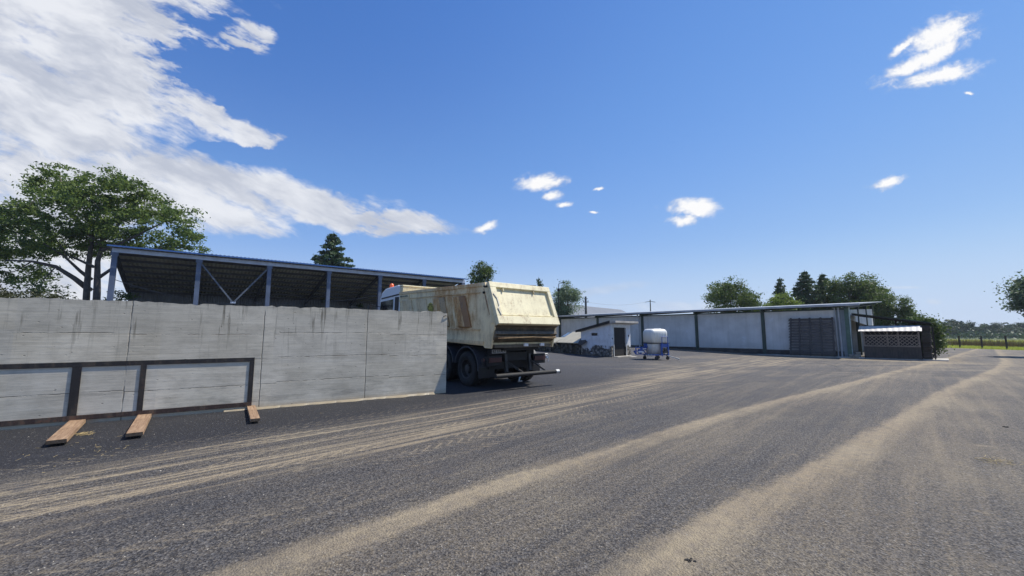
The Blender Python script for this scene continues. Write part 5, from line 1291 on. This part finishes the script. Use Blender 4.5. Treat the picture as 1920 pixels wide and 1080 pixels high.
bush('shrub', [(1738, 622, 22, 26), (1745, 645, 18, 18), (1728, 604, 18, 8), (1732, 636, 20, 24)], 27.3, 'rounded dark green bush right of the timber stack and hutch', M['leafB'], 16000, .12, 44)
rt = tree(1946, 508, 52, 28.6, 'light green tree leaning in from the right edge of the yard', M['leafD'], 11000, .17, 45, lowfrac=.38, clump=.32)
# far woodland: individual trees
rr = random.Random(77); protos = {}
far = [(1722, 604, 20, 150), (1745, 602, 22, 175), (1768, 600, 24, 160), (1790, 598, 26, 165), (1812, 602, 18, 150), (1832, 620, 14, 190), (1850, 606, 22, 170), (1872, 604, 24, 160), (1895, 605, 24, 175), (1915, 603, 26, 160), (1800, 610, 34, 200), (1760, 612, 30, 200), (1880, 612, 34, 200), (1938, 604, 26, 165), (1835, 618, 30, 210), (1700, 606, 20, 170)]
FL = ['distant tree just right of the hutch bush, mostly hidden, in the woodland line', 'distant tree second from the hutch in the woodland line', 'distant tree third from the hutch in the woodland line',
      'tallest rounded distant tree left of the dip in the woodland line', 'distant tree on the left lip of the dip in the woodland line', 'lowest distant tree, in the dip of the woodland line',
      'distant tree on the right lip of the dip in the woodland line', 'distant tree above the third fence post, right of the dip', 'distant tree near the right edge of the view, left of the last one', 'distant tree at the right edge of the woodland line, under the leaning green tree',
      'wide hazy tree set back behind the left half of the woodland line', 'wide hazy tree set back behind the far left of the woodland line', 'wide hazy tree set back behind the right half of the woodland line', 'distant tree cut by the right edge of the view', 'faint wide tree far back in the dip of the woodland line', 'distant tree hidden behind the bush beside the hutch']
for i, (px_, py_, hw, Yd) in enumerate(far):
    k = i % 3
    if k not in protos:
        protos[k] = tree(px_, py_, hw, Yd, FL[i], M['leafG'], 5200, .42, 60+k, lowfrac=.0, clump=.6, group='distant trees beyond the field'); protos[k]['h'] = at(px_, py_, Yd).z; protos[k]['w'] = hw/760*Yd; continue
    o = copy_tree(protos[k]); o['label'] = FL[i]; c = at(px_, py_, Yd); o.location = (c.x, c.y, 0); sz = c.z/protos[k]['h']; sw = hw/760*Yd/protos[k]['w']; o.scale = (sw, sw, sz); o.rotation_euler = (0, 0, rr.uniform(0, 6))
for k in protos.values():
    pass
for o in list(bpy.data.objects):
    if 'h' in o.keys(): del o['h']
    if 'w' in o.keys(): del o['w']
# scrub at the foot of the far trees
P = []; rg = np.random.default_rng(5)
n_ = 9000; xx = rg.uniform(110, 300, n_); yy = rg.uniform(120, 175, n_); P = np.stack([xx, yy, np.abs(rg.normal(0, 1.2, n_))], 1)
o = leaves_mesh('undergrowth', P, .9, M['leafG'], 5, None); tag(o, 'dark undergrowth along the foot of the distant trees', 'undergrowth', kind='stuff')

# field grass and weeds near the fence
def blades(name, n, x0, x1, y0, y1, h, hv, m, seed, label, cat, wd_=.02):
    rg = np.random.default_rng(seed); x = rg.uniform(x0, x1, n); y = rg.uniform(y0, y1, n); H_ = h*(1+rg.uniform(-hv, hv, n)); a = rg.uniform(0, np.pi, n); L = rg.normal(0, .25, (n, 2))*H_[:, None]
    v = np.empty((n, 3, 3)); dx = np.cos(a)*wd_; dy = np.sin(a)*wd_
    v[:, 0] = np.stack([x-dx, y-dy, np.full(n, -.05)], 1); v[:, 1] = np.stack([x+dx, y+dy, np.full(n, -.05)], 1); v[:, 2] = np.stack([x+L[:, 0], y+L[:, 1], H_-.04], 1)
    me = bpy.data.meshes.new(name); me.vertices.add(n*3); me.vertices.foreach_set('co', v.reshape(-1)); me.loops.add(n*3); me.loops.foreach_set('vertex_index', np.arange(n*3, dtype=np.int32))
    me.polygons.add(n); me.polygons.foreach_set('loop_start', np.arange(0, n*3, 3, dtype=np.int32)); me.polygons.foreach_set('loop_total', np.full(n, 3, dtype=np.int32)); me.materials.append(m); me.update(calc_edges=True)
    o = bpy.data.objects.new(name, me); col.objects.link(o); tag(o, label, cat, kind='stuff'); return o
blades('grass', 42000, 50.6, 66, 30, 66, .22, .5, M['grass'], 1, 'yellow-green grass growing beyond the wire fence', 'grass', .03)
blades('weeds', 9000, 56, 60, 32, 66, .75, .5, M['weed'], 2, 'dry brown weeds standing in the field behind the fence', 'weeds', .03)
blades('dry_grass', 16000, 66, 100, 34, 100, .45, .5, M['grass'], 3, 'taller pale grass further out in the field', 'grass', .06)

# fence posts (each a post, one fence thing) along X = 51
fc = empty('wire_fence', (51., 40., 0)); tag(fc, 'low wire fence on dark posts along the right edge of the yard', 'fence')
for k in range(12):
    q = MB(); y_ = 8.8-2.2*k; q.box(-.05, .05, y_-.05, y_+.05, -.05, 1.38+.04*math.sin(k*2.3)); q.build('post', M['fencepost'], fc)
for k in range(1, 8):
    q = MB(); x_ = -2.6*k; q.box(x_-.05, x_+.05, 8.75, 8.85, -.05, 1.38); q.build('post', M['fencepost'], fc)
for z_ in (.35, .7, 1.02, 1.32):
    q = MB(); q.tube([(-18.2, 8.8, z_), (0, 8.8, z_), (0, -15.4, z_)], .008 if z_ < 1.2 else .018, 4); q.build('wire', M['wire'] if z_ < 1.2 else M['fencepost'], fc)

# ------------------------------------------------------------------ air
hzm = bpy.data.materials.new('haze_air'); hzm.use_nodes = True; HN = NT(hzm.node_tree)
HN.nodes.remove(HN.nodes['Principled BSDF']); pv = HN.new('ShaderNodeVolumePrincipled')
HN.put(pv.inputs['Color'], (.80, .88, 1.)); HN.put(pv.inputs['Density'], .0003); HN.put(pv.inputs['Anisotropy'], .2)
HN.links.new(pv.outputs[0], HN.nodes['Material Output'].inputs['Volume'])
q = MB(); q.box(-140, 330, -60, 260, -1.3, 22); tag(q.build('haze', hzm), 'thin pale summer haze over the yard and the field', 'haze', kind='stuff')
